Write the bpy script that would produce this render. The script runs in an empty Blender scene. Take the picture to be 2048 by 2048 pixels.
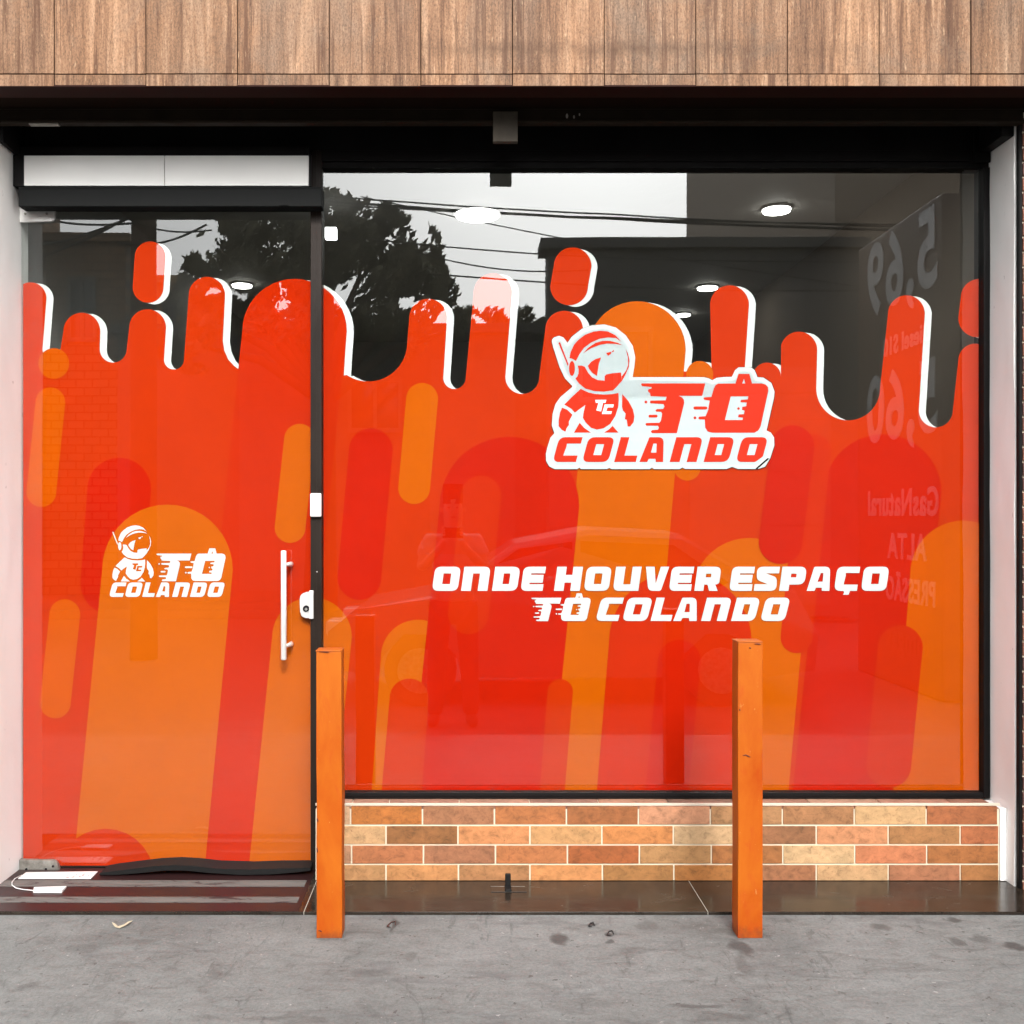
import bpy, bmesh, math, random
from mathutils import Vector, Matrix, noise
from mathutils.geometry import tessellate_polygon
R = math.radians
random.seed(7)
SC = bpy.context.scene
COL = SC.collection

# ------------------------------------------------------------------ camera, light, exposure
CAMY, EYE, FPX, VX, VY = -3.6, 1.244, 2016.0, 930.0, 1040.0
cam = bpy.data.objects.new('camera', bpy.data.cameras.new('camera'))
COL.objects.link(cam)
cam.location = (0, CAMY, EYE)
cam.rotation_euler = (R(90), 0, 0)
cam.data.sensor_width = 36
cam.data.lens = 36 * FPX / 2048
cam.data.shift_x = (1024 - VX) / 2048
cam.data.shift_y = (VY - 1024) / 2048
cam.data.clip_start = 0.05
cam.data.clip_end = 600
SC.camera = cam

SUN_EL, SUN_AZ = 36.5, 172          # azimuth: direction the light comes from, clockwise from +Y
w = bpy.data.worlds.new('World'); SC.world = w; w.use_nodes = True
nt = w.node_tree; nt.nodes.clear()
sky = nt.nodes.new('ShaderNodeTexSky'); sky.sky_type = 'NISHITA'; sky.sun_disc = False
sky.sun_elevation = R(SUN_EL); sky.sun_rotation = R(SUN_AZ); sky.air_density = 1.0; sky.dust_density = 2.6
hs = nt.nodes.new('ShaderNodeHueSaturation'); hs.inputs['Saturation'].default_value = 0.10
bg = nt.nodes.new('ShaderNodeBackground'); bg.inputs[1].default_value = 0.15
wo = nt.nodes.new('ShaderNodeOutputWorld')
nt.links.new(sky.outputs[0], hs.inputs['Color']); nt.links.new(hs.outputs[0], bg.inputs[0]); nt.links.new(bg.outputs[0], wo.inputs[0])
sl = bpy.data.lights.new('sun', 'SUN'); sl.energy = 0.9; sl.angle = R(14); sl.color = (1, .97, .92)
so = bpy.data.objects.new('sun', sl); COL.objects.link(so)
az, el = R(SUN_AZ), R(SUN_EL)
dv = Vector((math.sin(az) * math.cos(el), math.cos(az) * math.cos(el), math.sin(el)))
so.rotation_euler = dv.to_track_quat('Z', 'Y').to_euler(); so.location = dv * 30
SC.view_settings.view_transform = 'Standard'; SC.view_settings.look = 'None'
SC.view_settings.gamma = 1; SC.view_settings.exposure = 1.95
SC.cycles.max_bounces = 8; SC.cycles.transparent_max_bounces = 12
SC.cycles.caustics_reflective = False; SC.cycles.caustics_refractive = False

# ------------------------------------------------------------------ helpers
def P(px, py, d=3.6):             # the world point seen at photo pixel (px,py) at distance d in front of the lens
    return Vector(((px - VX) * d / FPX, CAMY + d, EYE - (py - VY) * d / FPX))
def WX(px, d=3.6): return (px - VX) * d / FPX
def WZ(py, d=3.6): return EYE - (py - VY) * d / FPX
def MR(px, py, d):                # the real point whose mirror image in the glass shows at that pixel
    v = P(px, py, d); v.y = -v.y; return v
def lin(c):
    c = c / 255
    return c / 12.92 if c <= .04045 else ((c + .055) / 1.055) ** 2.4
def srgb(r, g, b, k=1.0): return (min(1, lin(r) * k), min(1, lin(g) * k), min(1, lin(b) * k), 1)

def empty(name, loc, label, cat, group=None):
    o = bpy.data.objects.new(name, None); o.empty_display_size = .2
    o.location = loc; COL.objects.link(o); tag(o, label, cat, group); return o
def tag(o, label=None, cat=None, group=None, kind=None):
    for k, v in (('label', label), ('category', cat), ('group', group), ('kind', kind)):
        if v: o[k] = v
    return o
def wloc(o):
    v = Vector(o.location)
    while o.parent: o = o.parent; v += Vector(o.location)
    return v
def obj(name, bm, mats, parent=None, loc=None, smooth=False):
    me = bpy.data.meshes.new(name)
    base = wloc(parent) if parent else Vector(loc or (0, 0, 0))
    if parent and loc is not None: base = Vector(loc)
    bm.transform(Matrix.Translation(-base))
    bmesh.ops.recalc_face_normals(bm, faces=bm.faces)
    if smooth:
        for f in bm.faces: f.smooth = True
    bm.to_mesh(me); bm.free()
    for m in (mats if isinstance(mats, (list, tuple)) else [mats]): me.materials.append(m)
    o = bpy.data.objects.new(name, me); COL.objects.link(o)
    if parent:
        o.parent = parent; o.location = base - wloc(parent)
    else: o.location = base
    return o
def box(bm, x0, x1, y0, y1, z0, z1, bev=0, mi=0):
    r = bmesh.ops.create_cube(bm, size=1)
    vs = r['verts']
    for v in vs:
        v.co = Vector((x0 + (v.co.x + .5) * (x1 - x0), y0 + (v.co.y + .5) * (y1 - y0), z0 + (v.co.z + .5) * (z1 - z0)))
    fs = list({f for v in vs for f in v.link_faces})
    for f in fs: f.material_index = mi
    if bev:
        es = list({e for v in vs for e in v.link_edges})
        r = bmesh.ops.bevel(bm, geom=es, offset=bev, segments=2, affect='EDGES', profile=.5)
        for f in r['faces']: f.material_index = mi
    return fs
def tube(bm, pts, r, n=10, cap=True, mi=0):
    rings = []
    for i, p in enumerate(pts):
        p = Vector(p)
        t = (Vector(pts[min(i + 1, len(pts) - 1)]) - Vector(pts[max(i - 1, 0)])).normalized()
        a = t.cross(Vector((0, 0, 1)) if abs(t.z) < .95 else Vector((1, 0, 0))).normalized(); b = t.cross(a)
        rr = r[i] if isinstance(r, (list, tuple)) else r
        rings.append([bm.verts.new(p + (a * math.cos(k * 2 * math.pi / n) + b * math.sin(k * 2 * math.pi / n)) * rr) for k in range(n)])
    for i in range(len(rings) - 1):
        for k in range(n):
            f = bm.faces.new((rings[i][k], rings[i][(k + 1) % n], rings[i + 1][(k + 1) % n], rings[i + 1][k])); f.material_index = mi; f.smooth = True
    if cap:
        for q in (rings[0], rings[-1]):
            f = bm.faces.new(q); f.material_index = mi
def prism(bm, pts, ax, a0, a1, bev=0, mi=0):
    """outline pts (2-tuples) extruded along axis ax between a0 and a1; outline axes are the other two in xyz order"""
    def mk(p, a):
        if ax == 0: return Vector((a, p[0], p[1]))
        if ax == 1: return Vector((p[0], a, p[1]))
        return Vector((p[0], p[1], a))
    A = [bm.verts.new(mk(p, a0)) for p in pts]; B = [bm.verts.new(mk(p, a1)) for p in pts]
    n = len(pts); fs = [bm.faces.new(A), bm.faces.new(B[::-1])]
    for i in range(n): fs.append(bm.faces.new((A[i], B[i], B[(i + 1) % n], A[(i + 1) % n])))
    for f in fs: f.material_index = mi
    if bev:
        es = list({e for f in fs for e in f.edges})
        bmesh.ops.bevel(bm, geom=es, offset=bev, segments=2, affect='EDGES')

# ------------------------------------------------------------------ materials
def mat(name, col=(.5, .5, .5, 1), rough=.5, metal=0, spec=.5, coat=0):
    m = bpy.data.materials.new(name); m.use_nodes = True
    b = m.node_tree.nodes['Principled BSDF']
    b.inputs['Base Color'].default_value = col; b.inputs['Roughness'].default_value = rough
    b.inputs['Metallic'].default_value = metal; b.inputs['Specular IOR Level'].default_value = spec
    b.inputs['Coat Weight'].default_value = coat
    return m
class NB:                         # tiny node builder
    def __init__(s, m): s.t = m.node_tree; s.b = s.t.nodes.get('Principled BSDF')
    def n(s, kind, **kw):
        x = s.t.nodes.new(kind)
        for k, v in kw.items(): setattr(x, k, v)
        return x
    def l(s, a, b): s.t.links.new(a, b)
    def pos(s, scale=(1, 1, 1), loc=(0, 0, 0), world=True):
        g = s.n('ShaderNodeNewGeometry').outputs['Position'] if world else s.n('ShaderNodeTexCoord').outputs['Object']
        m = s.n('ShaderNodeMapping'); m.inputs['Scale'].default_value = scale; m.inputs['Location'].default_value = loc
        s.l(g, m.inputs[0]); return m.outputs[0]
    def noise(s, vec, scale, detail=4, rough=.55, dist=0):
        x = s.n('ShaderNodeTexNoise'); x.inputs['Scale'].default_value = scale; x.inputs['Detail'].default_value = detail
        x.inputs['Roughness'].default_value = rough; x.inputs['Distortion'].default_value = dist
        s.l(vec, x.inputs['Vector']); return x.outputs['Fac']
    def ramp(s, fac, stops, interp='LINEAR'):
        x = s.n('ShaderNodeValToRGB'); x.color_ramp.interpolation = interp
        e = x.color_ramp.elements
        while len(e) < len(stops): e.new(.5)
        for i, (p, c) in enumerate(stops):
            e[i].position = p; e[i].color = c if isinstance(c, tuple) else (c, c, c, 1)
        s.l(fac, x.inputs[0]); return x.outputs[0]
    def math(s, op, a, b=None, clamp=False):
        x = s.n('ShaderNodeMath', operation=op); x.use_clamp = clamp
        for i, v in enumerate((a, b)):
            if v is None: continue
            if isinstance(v, (int, float)): x.inputs[i].default_value = v
            else: s.l(v, x.inputs[i])
        return x.outputs[0]
    def mix(s, fac, a, b, mode='MIX'):
        x = s.n('ShaderNodeMix', data_type='RGBA', blend_type=mode)
        for i, v in ((0, fac), (6, a), (7, b)):
            if isinstance(v, (int, float)): x.inputs[i].default_value = v
            elif isinstance(v, tuple): x.inputs[i].default_value = v
            else: s.l(v, x.inputs[i])
        return x.outputs[2]
    def bump(s, h, strength=.3, dist=.01):
        x = s.n('ShaderNodeBump'); x.inputs['Strength'].default_value = strength; x.inputs['Distance'].default_value = dist
        s.l(h, x.inputs['Height']); s.l(x.outputs[0], s.b.inputs['Normal'])
    def out(s, col=None, rough=None):
        if col is not None: s.l(col, s.b.inputs['Base Color'])
        if rough is not None: s.l(rough, s.b.inputs['Roughness'])

# pavement: trowelled grey concrete with scuffs, a few oil stains and painted contact shade at the bollards
M_CONC = mat('concrete', rough=.75, spec=.35); N = NB(M_CONC)
p1 = N.pos(); big = N.noise(p1, 1.3, 6, .6, .6); mid = N.noise(N.pos((1.6, 3.2, 1)), 4.5, 7, .68, 1.2); fine = N.noise(p1, 130, 3, .7)
c = N.ramp(big, [(.3, (.106, .110, .107, 1)), (.5, (.145, .149, .144, 1)), (.7, (.175, .181, .177, 1))])
c = N.mix(1.0, c, N.ramp(mid, [(.30, .62), (.45, .93), (.55, 1.02), (.72, 1.16)]), 'MULTIPLY')
c = N.mix(1.0, c, N.ramp(fine, [(.3, .80), (.5, 1.0), (.7, 1.18)]), 'MULTIPLY')
scr = N.noise(N.pos((3.2, .9, 1), (3, 1, 0)), 3.6, 9, .75, 2.2)
c = N.mix(1.0, c, N.ramp(scr, [(.36, .70), (.43, 1.0), (.6, 1.0), (.68, 1.13)]), 'MULTIPLY')
crk = N.n('ShaderNodeTexVoronoi'); crk.feature = 'DISTANCE_TO_EDGE'; crk.inputs['Scale'].default_value = 2.2
wv = N.n('ShaderNodeVectorMath', operation='ADD'); nz = N.n('ShaderNodeTexNoise'); nz.inputs['Scale'].default_value = 5; nz.inputs['Detail'].default_value = 6
N.l(p1, nz.inputs['Vector']); N.l(p1, wv.inputs[0]); N.l(nz.outputs['Color'], wv.inputs[1]); N.l(wv.outputs[0], crk.inputs['Vector'])
crm = N.math('MULTIPLY', N.ramp(crk.outputs['Distance'], [(0, 1.0), (.012, 0.0)]), N.ramp(N.noise(p1, 2.0, 2), [(.5, 0.0), (.62, .55)]))
c = N.mix(crm, c, (.12, .115, .11, 1))
speck = N.ramp(N.noise(N.pos((1, 1, 1), (7, 3, 0)), 38, 3, .6), [(.675, 0.0), (.70, .75)])
c = N.mix(speck, c, (.055, .05, .047, 1))
dg = N.n('ShaderNodeMapping'); dg.inputs['Rotation'].default_value = (0, 0, R(-38)); dg.inputs['Scale'].default_value = (1, 4.5, 1); N.l(p1, dg.inputs[0])
sm = N.noise(dg.outputs[0], 2.3, 8, .72, .9); c = N.mix(N.ramp(sm, [(.54, 0.0), (.66, .45)]), c, (.085, .085, .088, 1))
ws = N.ramp(N.noise(N.pos((1, 1, 1), (1, 7, 0)), 55, 2, .5), [(.735, 0.0), (.76, .6)]); c = N.mix(ws, c, (.34, .33, .32, 1))
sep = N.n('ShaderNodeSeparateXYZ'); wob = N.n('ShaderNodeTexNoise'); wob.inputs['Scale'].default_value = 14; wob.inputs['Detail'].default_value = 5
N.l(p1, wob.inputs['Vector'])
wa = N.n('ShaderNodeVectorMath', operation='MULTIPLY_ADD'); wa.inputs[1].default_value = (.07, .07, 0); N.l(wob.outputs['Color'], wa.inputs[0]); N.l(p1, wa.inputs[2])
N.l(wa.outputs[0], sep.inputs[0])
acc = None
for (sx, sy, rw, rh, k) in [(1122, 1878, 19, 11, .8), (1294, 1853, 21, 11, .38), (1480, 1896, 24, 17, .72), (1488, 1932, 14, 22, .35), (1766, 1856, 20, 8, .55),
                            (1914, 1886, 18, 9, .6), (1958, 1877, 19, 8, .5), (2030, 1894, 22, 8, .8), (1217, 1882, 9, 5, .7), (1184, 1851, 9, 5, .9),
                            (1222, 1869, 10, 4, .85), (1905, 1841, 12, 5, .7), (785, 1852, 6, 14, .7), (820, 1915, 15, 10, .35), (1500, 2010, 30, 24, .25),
                            (60, 1972, 22, 8, .4), (160, 1900, 40, 9, .22), (290, 1885, 36, 8, .25), (430, 1945, 16, 20, .3), (740, 1950, 44, 9, .28), (1395, 2012, 60, 4, .6), (657, 1874, 33, 9, .42), (1496, 1868, 36, 11, .45), (1440, 1862, 30, 5, .25)]:  # last spots paint contact shade round the bollard feet
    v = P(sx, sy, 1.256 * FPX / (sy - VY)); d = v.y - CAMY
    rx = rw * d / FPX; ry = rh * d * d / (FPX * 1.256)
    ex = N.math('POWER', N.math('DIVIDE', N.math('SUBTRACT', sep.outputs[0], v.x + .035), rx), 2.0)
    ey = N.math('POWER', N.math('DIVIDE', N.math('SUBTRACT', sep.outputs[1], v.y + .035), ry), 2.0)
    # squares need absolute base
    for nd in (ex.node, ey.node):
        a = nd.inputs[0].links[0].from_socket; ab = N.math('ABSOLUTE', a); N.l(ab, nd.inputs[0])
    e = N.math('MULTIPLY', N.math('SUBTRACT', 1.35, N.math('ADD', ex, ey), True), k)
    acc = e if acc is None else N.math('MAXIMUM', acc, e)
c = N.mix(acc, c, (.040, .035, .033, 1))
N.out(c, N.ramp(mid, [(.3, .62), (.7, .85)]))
N.bump(N.math('ADD', N.math('MULTIPLY', mid, .7), N.math('MULTIPLY', fine, .35)), .6, .008)

M_ASPH = mat('asphalt', (.055, .055, .057, 1), .85); N = NB(M_ASPH)
a = N.noise(N.pos(), 60, 4); N.out(N.ramp(a, [(.3, .115), (.7, .15)])); N.bump(a, .5, .01)
M_KERB = mat('kerb_stone', (.3, .29, .28, 1), .8)

# polished dark granite
M_GRAN = mat('dark_granite', rough=.16, spec=.4); N = NB(M_GRAN)
g1 = N.noise(N.pos((1, 2.2, 1)), 6, 6, .65, .8); g2 = N.noise(N.pos(), 260, 2)
c = N.ramp(g1, [(.3, (.010, .007, .005, 1)), (.55, (.018, .013, .009, 1)), (.75, (.034, .026, .019, 1))])
c = N.mix(1.0, c, N.ramp(g2, [(.35, .8), (.7, 1.4)]), 'MULTIPLY')
dus = N.ramp(N.noise(N.pos(), 9, 7, .7), [(.52, 0.0), (.78, .22)])
c = N.mix(dus, c, (.10, .085, .07, 1))
fk = N.ramp(N.noise(N.pos((1, 1, 1), (8, 2, 0)), 85, 2), [(.74, 0.0), (.77, .8)])
c = N.mix(fk, c, (.22, .19, .16, 1))
N.out(c, N.ramp(g1, [(.3, .10), (.7, .30)]))
M_GRIP = mat('worn_grip_coating', rough=.7); N = NB(M_GRIP)
g = N.noise(N.pos((1, 4, 1)), 5, 8, .78, 1.6)
N.out(N.ramp(g, [(.42, (.022, .009, .009, 1)), (.45, (.085, .08, .074, 1)), (.7, (.125, .118, .108, 1))]))
M_PLUM = mat('plum_coating', (.022, .009, .009, 1), .35, 0, .2)

# wood-look porcelain, per-tile shift comes from the colour attribute
def wood(name, stops, attr=True):
    m = mat(name, rough=.6, spec=.15); N = NB(m)
    at = N.n('ShaderNodeAttribute', attribute_name='tile')
    mp = N.pos((1, 1, .045)); sepa = N.n('ShaderNodeSeparateXYZ'); N.l(at.outputs['Vector'], sepa.inputs[0])
    ad = N.n('ShaderNodeVectorMath', operation='ADD'); N.l(mp, ad.inputs[0])
    sc_ = N.n('ShaderNodeVectorMath', operation='SCALE'); sc_.inputs['Scale'].default_value = 9; N.l(at.outputs['Vector'], sc_.inputs[0]); N.l(sc_.outputs[0], ad.inputs[1])
    v = ad.outputs[0]
    a = N.noise(v, 16, 7, .68, .5); b = N.noise(v, 75, 5, .7, .3)
    mp2 = N.pos((1, 1, .22)); cl = N.noise(mp2, 7, 4, .6)
    f = N.math('ADD', N.math('MULTIPLY', a, .62), N.math('MULTIPLY', b, .38))
    c = N.ramp(f, stops)
    c = N.mix(1.0, c, N.ramp(cl, [(.3, (.78, .80, .84, 1)), (.7, (1.15, 1.12, 1.06, 1))]), 'MULTIPLY')
    pt = N.noise(N.pos((1, 1, .8), (4, 4, 4)), 3.2, 6, .7, .8); c = N.mix(N.ramp(pt, [(.48, 0.0), (.66, .55)]), c, (.15, .11, .08, 1))
    gr = N.noise(N.pos((1, 1, .5)), 210, 3, .8); c = N.mix(1.0, c, N.ramp(gr, [(.32, .55), (.48, .98), (.68, 1.32)]), 'MULTIPLY')
    pv_ = N.math('ADD', N.math('MULTIPLY', sepa.outputs[0], .24), .87); c = N.mix(1.0, c, pv_, 'MULTIPLY')
    ds = N.n('ShaderNodeVectorMath', operation='ADD'); N.l(N.pos((1, 1, .03)), ds.inputs[0]); N.l(sc_.outputs[0], ds.inputs[1])
    dk = N.noise(ds.outputs[0], 34, 6, .75, .4); c = N.mix(N.ramp(dk, [(.53, 0.0), (.60, .75)]), c, (.075, .034, .018, 1))
    fl = N.noise(N.pos((1, 1, .16)), 120, 3, .7)
    c = N.mix(N.ramp(fl, [(.63, 0.0), (.72, .55)]), c, (.46, .31, .19, 1))
    kn = N.noise(N.pos((1, 1, .10), (5, 0, 2)), 42, 5, .7)
    c = N.mix(N.ramp(kn, [(.62, 0.0), (.70, .6)]), c, (.035, .015, .008, 1))
    # the dirty band of the photo, with its own ragged shape
    sp = N.n('ShaderNodeSeparateXYZ'); N.l(N.pos(), sp.inputs[0])
    zz = N.math('ADD', sp.outputs[2], N.math('MULTIPLY', N.noise(N.pos((1, 1, .3)), 12, 4), .05))
    band = N.math('SUBTRACT', 1.0, N.math('DIVIDE', N.math('ABSOLUTE', N.math('SUBTRACT', zz, 2.765)), .035), True)
    xm = N.math('SUBTRACT', 1.0, N.math('DIVIDE', N.math('ABSOLUTE', N.math('SUBTRACT', sp.outputs[0], .42)), 1.0), True)
    dm = N.math('MULTIPLY', N.math('MULTIPLY', band, xm), N.ramp(N.noise(N.pos(), 14, 5), [(.35, .2), (.6, .9)]))
    c = N.mix(dm, c, (.070, .035, .018, 1))
    N.out(c); N.bump(f, .25, .003); return m
M_WOOD = wood('wood_look_tile', [(.34, (.045, .021, .011, 1)), (.43, (.130, .067, .036, 1)), (.52, (.20, .110, .062, 1)), (.61, (.27, .162, .098, 1)), (.70, (.39, .255, .165, 1))])
M_GROUT_D = mat('dark_grout', (.06, .035, .025, 1), .9)

# brick-look tile, colour from attribute
M_BRICK = mat('brick_look_tile', rough=.5, spec=.35); N = NB(M_BRICK)
at = N.n('ShaderNodeAttribute', attribute_name='tile')
a = N.noise(N.pos((1, 1, 1.3)), 34, 6, .72, .6); b = N.noise(N.pos((1, 1, 1.6)), 11, 4, .6); d = N.noise(N.pos((1, 1, 1), (3, 3, 3)), 90, 4, .7)
c = N.mix(1.0, at.outputs['Color'], N.ramp(a, [(.3, .56), (.48, .98), (.72, 1.28)]), 'MULTIPLY')
c = N.mix(1.0, c, N.ramp(b, [(.3, (.82, .84, .80, 1)), (.7, (1.12, 1.08, 1.02, 1))]), 'MULTIPLY')
c = N.mix(N.ramp(d, [(.62, 0.0), (.70, .6)]), c, (.10, .045, .02, 1))
N.out(c); N.bump(a, .2, .003)
M_GROUT = mat('cream_grout', (.60, .53, .40, 1), .85)
M_GROUTF = mat('pale_grout_face', (.66, .58, .44, 1), .9)
# neighbour wall: rough small brick
M_NBRICK = mat('small_red_brick', rough=.85); N = NB(M_NBRICK)
at = N.n('ShaderNodeAttribute', attribute_name='tile')
a = N.noise(N.pos(), 40, 6, .7)
N.out(N.mix(1.0, at.outputs['Color'], N.ramp(a, [(.3, .6), (.7, 1.3)]), 'MULTIPLY')); N.bump(a, .6, .006)

def plaster(name, col, dirt=.15):
    m = mat(name, rough=.7, spec=.3); N = NB(m)
    a = N.noise(N.pos((1, 1, .5)), 5, 7, .65, .4); f = N.noise(N.pos(), 80, 3)
    c = N.mix(N.ramp(a, [(.45, 0.0), (.8, dirt)]), col, (col[0] * .6, col[1] * .57, col[2] * .52, 1))
    s = N.ramp(N.noise(N.pos((1, 1, .6), (2, 9, 1)), 38, 3), [(.71, 0.0), (.76, .5)])
    c = N.mix(s, c, (.25, .22, .2, 1))
    N.out(c); N.bump(N.math('ADD', N.math('MULTIPLY', a, .8), N.math('MULTIPLY', f, .2)), .35, .008); return m
M_WHITE = plaster('white_painted_plaster', (.86, .845, .82, 1))
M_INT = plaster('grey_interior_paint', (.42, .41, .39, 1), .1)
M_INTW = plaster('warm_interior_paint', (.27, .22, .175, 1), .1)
M_INTC = plaster('pale_interior_ceiling', (.42, .40, .37, 1), .05)
M_BEIGE = plaster('beige_render', (.40, .32, .25, 1), .5)
M_GREYW = plaster('grey_render', (.12, .12, .116, 1), .5)
M_BROWNW = mat('brown_block_wall', rough=.9); N = NB(M_BROWNW)
bt = N.n('ShaderNodeTexBrick'); bt.inputs['Scale'].default_value = 1.6; bt.inputs['Color1'].default_value = (.22, .14, .08, 1); bt.inputs['Color2'].default_value = (.32, .20, .115, 1); bt.inputs['Mortar'].default_value = (.06, .045, .03, 1)
mpb = N.pos(); swz = N.n('ShaderNodeSeparateXYZ'); cmb = N.n('ShaderNodeCombineXYZ'); N.l(mpb, swz.inputs[0]); N.l(swz.outputs[0], cmb.inputs[0]); N.l(swz.outputs[2], cmb.inputs[1]); N.l(cmb.outputs[0], bt.inputs['Vector']); N.out(bt.outputs[0])
M_TAN = plaster('tan_render', (.60, .40, .20, 1), .4)

def metalpaint(name, col, col2, chips=.62, rough=.38, spec=.45):
    m = mat(name, rough=rough, spec=spec); N = NB(m)
    a = N.noise(N.pos((1, 1, .35)), 9, 6, .65, .5); ch = N.noise(N.pos((1, 1, .6)), 36, 6, .75)
    c = N.ramp(a, [(.3, col), (.7, col2)])
    c = N.mix(N.ramp(ch, [(chips, 0.0), (chips + .03, 1.0)]), c, (.14, .045, .018, 1))
    N.out(c, N.ramp(a, [(.3, rough - .06), (.7, rough + .14)])); N.bump(N.math('ADD', a, N.math('MULTIPLY', ch, .4)), .25, .004); return m
M_ORPAINT = metalpaint('orange_enamel', (.31, .044, .002, 1), (.39, .096, .004, 1), .70, .45, .2)
N = NB(M_ORPAINT); src = N.b.inputs['Base Color'].links[0].from_socket
lo_ = N.n('ShaderNodeSeparateXYZ'); N.l(N.pos(), lo_.inputs[0])
rag = N.math('ADD', lo_.outputs[2], N.math('MULTIPLY', N.noise(N.pos(), 26, 6, .7), .11))
grm = N.ramp(rag, [(.045, .75), (.075, 0.0)]); c = N.mix(grm, src, (.16, .040, .012, 1))
stn = N.noise(N.pos((1, 1, .35), (3, 5, 1)), 15, 6, .7, .6); c = N.mix(N.ramp(stn, [(.55, 0.0), (.70, .55)]), c, (.34, .034, .006, 1))
scf = N.noise(N.pos((1, 1, .5), (9, 5, 1)), 60, 4, .7); c = N.mix(N.ramp(scf, [(.68, 0.0), (.72, .7)]), c, (.46, .20, .06, 1)); N.out(c)
M_BLACK = metalpaint('black_enamel', (.004, .0035, .0035, 1), (.007, .006, .006, 1), .9, .45, .12)
M_DKGREY = metalpaint('dark_grey_anodised', (.006, .0065, .0065, 1), (.010, .0105, .0105, 1), .9, .6, .08)
M_BROWNM = metalpaint('brown_steel', (.012, .008, .005, 1), (.020, .013, .008, 1), .78, .5, .12)
M_BRONZE = metalpaint('dark_bronze_frame', (.012, .008, .006, 1), (.017, .011, .008, 1), .95, .4, .15)
M_ALU = mat('brushed_aluminium', (.62, .62, .60, 1), .32, .9)
M_ALUW = mat('white_lacquered_metal', (.70, .69, .67, 1), .3, .45)
M_STEELD = mat('worn_steel', (.32, .31, .28, 1), .45, .8); N = NB(M_STEELD)
N.out(N.ramp(N.noise(N.pos(), 30, 6, .7), [(.3, (.16, .15, .13, 1)), (.7, (.45, .44, .40, 1))]))
M_TAB = metalpaint('grey_brown_galvanised', (.045, .037, .029, 1), (.095, .080, .062, 1), .8, .6, .15)
M_RUBBER = mat('black_rubber', (.008, .008, .008, 1), .6, 0, .15)
M_WPLASTIC = mat('white_plastic', (.62, .62, .61, 1), .35)
M_PANEL = mat('white_panel', (.74, .73, .69, 1), .45); N = NB(M_PANEL)
N.out(N.ramp(N.noise(N.pos((.5, 1, 1)), 4, 4), [(.3, (.82, .81, .78, 1)), (.7, (.88, .87, .84, 1))]))
M_DARK = mat('lock_hole', (.01, .01, .012, 1), .2)

def vinyl(name, c, k=.59):
    m = mat(name, srgb(*c, k), .6, spec=0); N = NB(m)
    a = N.noise(N.pos(), 3.5, 5, .6)
    col = srgb(*c, k)
    N.out(N.mix(1.0, col, N.ramp(a, [(.3, .95), (.7, 1.04)]), 'MULTIPLY')); return m
V_BASE = vinyl('vinyl_red', (232, 60, 12)); V_DARK = vinyl('vinyl_deep_red', (228, 37, 10)); V_MID = vinyl('vinyl_mid_red', (232, 51, 10))
V_OR = vinyl('vinyl_orange', (238, 106, 8)); V_ORB = vinyl('vinyl_bright_orange', (240, 98, 4)); V_ORD = vinyl('vinyl_pale_orange', (238, 108, 14))
V_WHITE = vinyl('vinyl_white', (242, 242, 242), .71); V_BLK = vinyl('vinyl_black', (20, 18, 18))
V_LOGO = vinyl('vinyl_logo_red', (232, 58, 34)); V_ICE = vinyl('vinyl_ice_white', (226, 234, 239), .69)
VM = [V_BASE, V_DARK, V_MID, V_OR, V_ORB, V_ORD, V_WHITE, V_BLK, V_LOGO, V_ICE]
BASE, DARK, MID, OR, ORB, ORD, WHT, BLK, LOGO, ICE = range(10)

def glass(name, ior, tint):
    m = bpy.data.materials.new(name); m.use_nodes = True; t = m.node_tree; t.nodes.clear()
    tr = t.nodes.new('ShaderNodeBsdfTransparent'); tr.inputs[0].default_value = tint
    gl = t.nodes.new('ShaderNodeBsdfGlossy'); gl.inputs['Roughness'].default_value = 0.0; gl.inputs['Color'].default_value = (.98, 1, .99, 1)
    fr = t.nodes.new('ShaderNodeFresnel'); fr.inputs[0].default_value = ior
    ge = t.nodes.new('ShaderNodeNewGeometry'); mx = t.nodes.new('ShaderNodeMixShader'); o = t.nodes.new('ShaderNodeOutputMaterial')
    m1 = t.nodes.new('ShaderNodeMath'); m1.operation = 'SUBTRACT'; m1.inputs[0].default_value = 1
    m2 = t.nodes.new('ShaderNodeMath'); m2.operation = 'MULTIPLY'
    t.links.new(ge.outputs['Backfacing'], m1.inputs[1]); t.links.new(m1.outputs[0], m2.inputs[0]); t.links.new(fr.outputs[0], m2.inputs[1])
    nz = t.nodes.new('ShaderNodeTexNoise'); nz.inputs['Scale'].default_value = 1.6; nz.inputs['Detail'].default_value = 1
    bp = t.nodes.new('ShaderNodeBump'); bp.inputs['Strength'].default_value = .12; bp.inputs['Distance'].default_value = .004
    t.links.new(ge.outputs['Position'], nz.inputs['Vector']); t.links.new(nz.outputs['Fac'], bp.inputs['Height']); t.links.new(bp.outputs[0], gl.inputs['Normal'])
    t.links.new(m2.outputs[0], mx.inputs[0]); t.links.new(tr.outputs[0], mx.inputs[1]); t.links.new(gl.outputs[0], mx.inputs[2]); t.links.new(mx.outputs[0], o.inputs[0])
    return m
M_GLASS = glass('shop_glass', 1.76, (.93, .95, .94, 1))
M_EDGE = mat('green_glass_edge', (.30, .40, .37, 1), .15)
def emis(name, c, s):
    m = bpy.data.materials.new(name); m.use_nodes = True; t = m.node_tree; t.nodes.clear()
    e = t.nodes.new('ShaderNodeEmission'); e.inputs[0].default_value = c; e.inputs[1].default_value = s
    o = t.nodes.new('ShaderNodeOutputMaterial'); t.links.new(e.outputs[0], o.inputs[0]); return m
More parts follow.
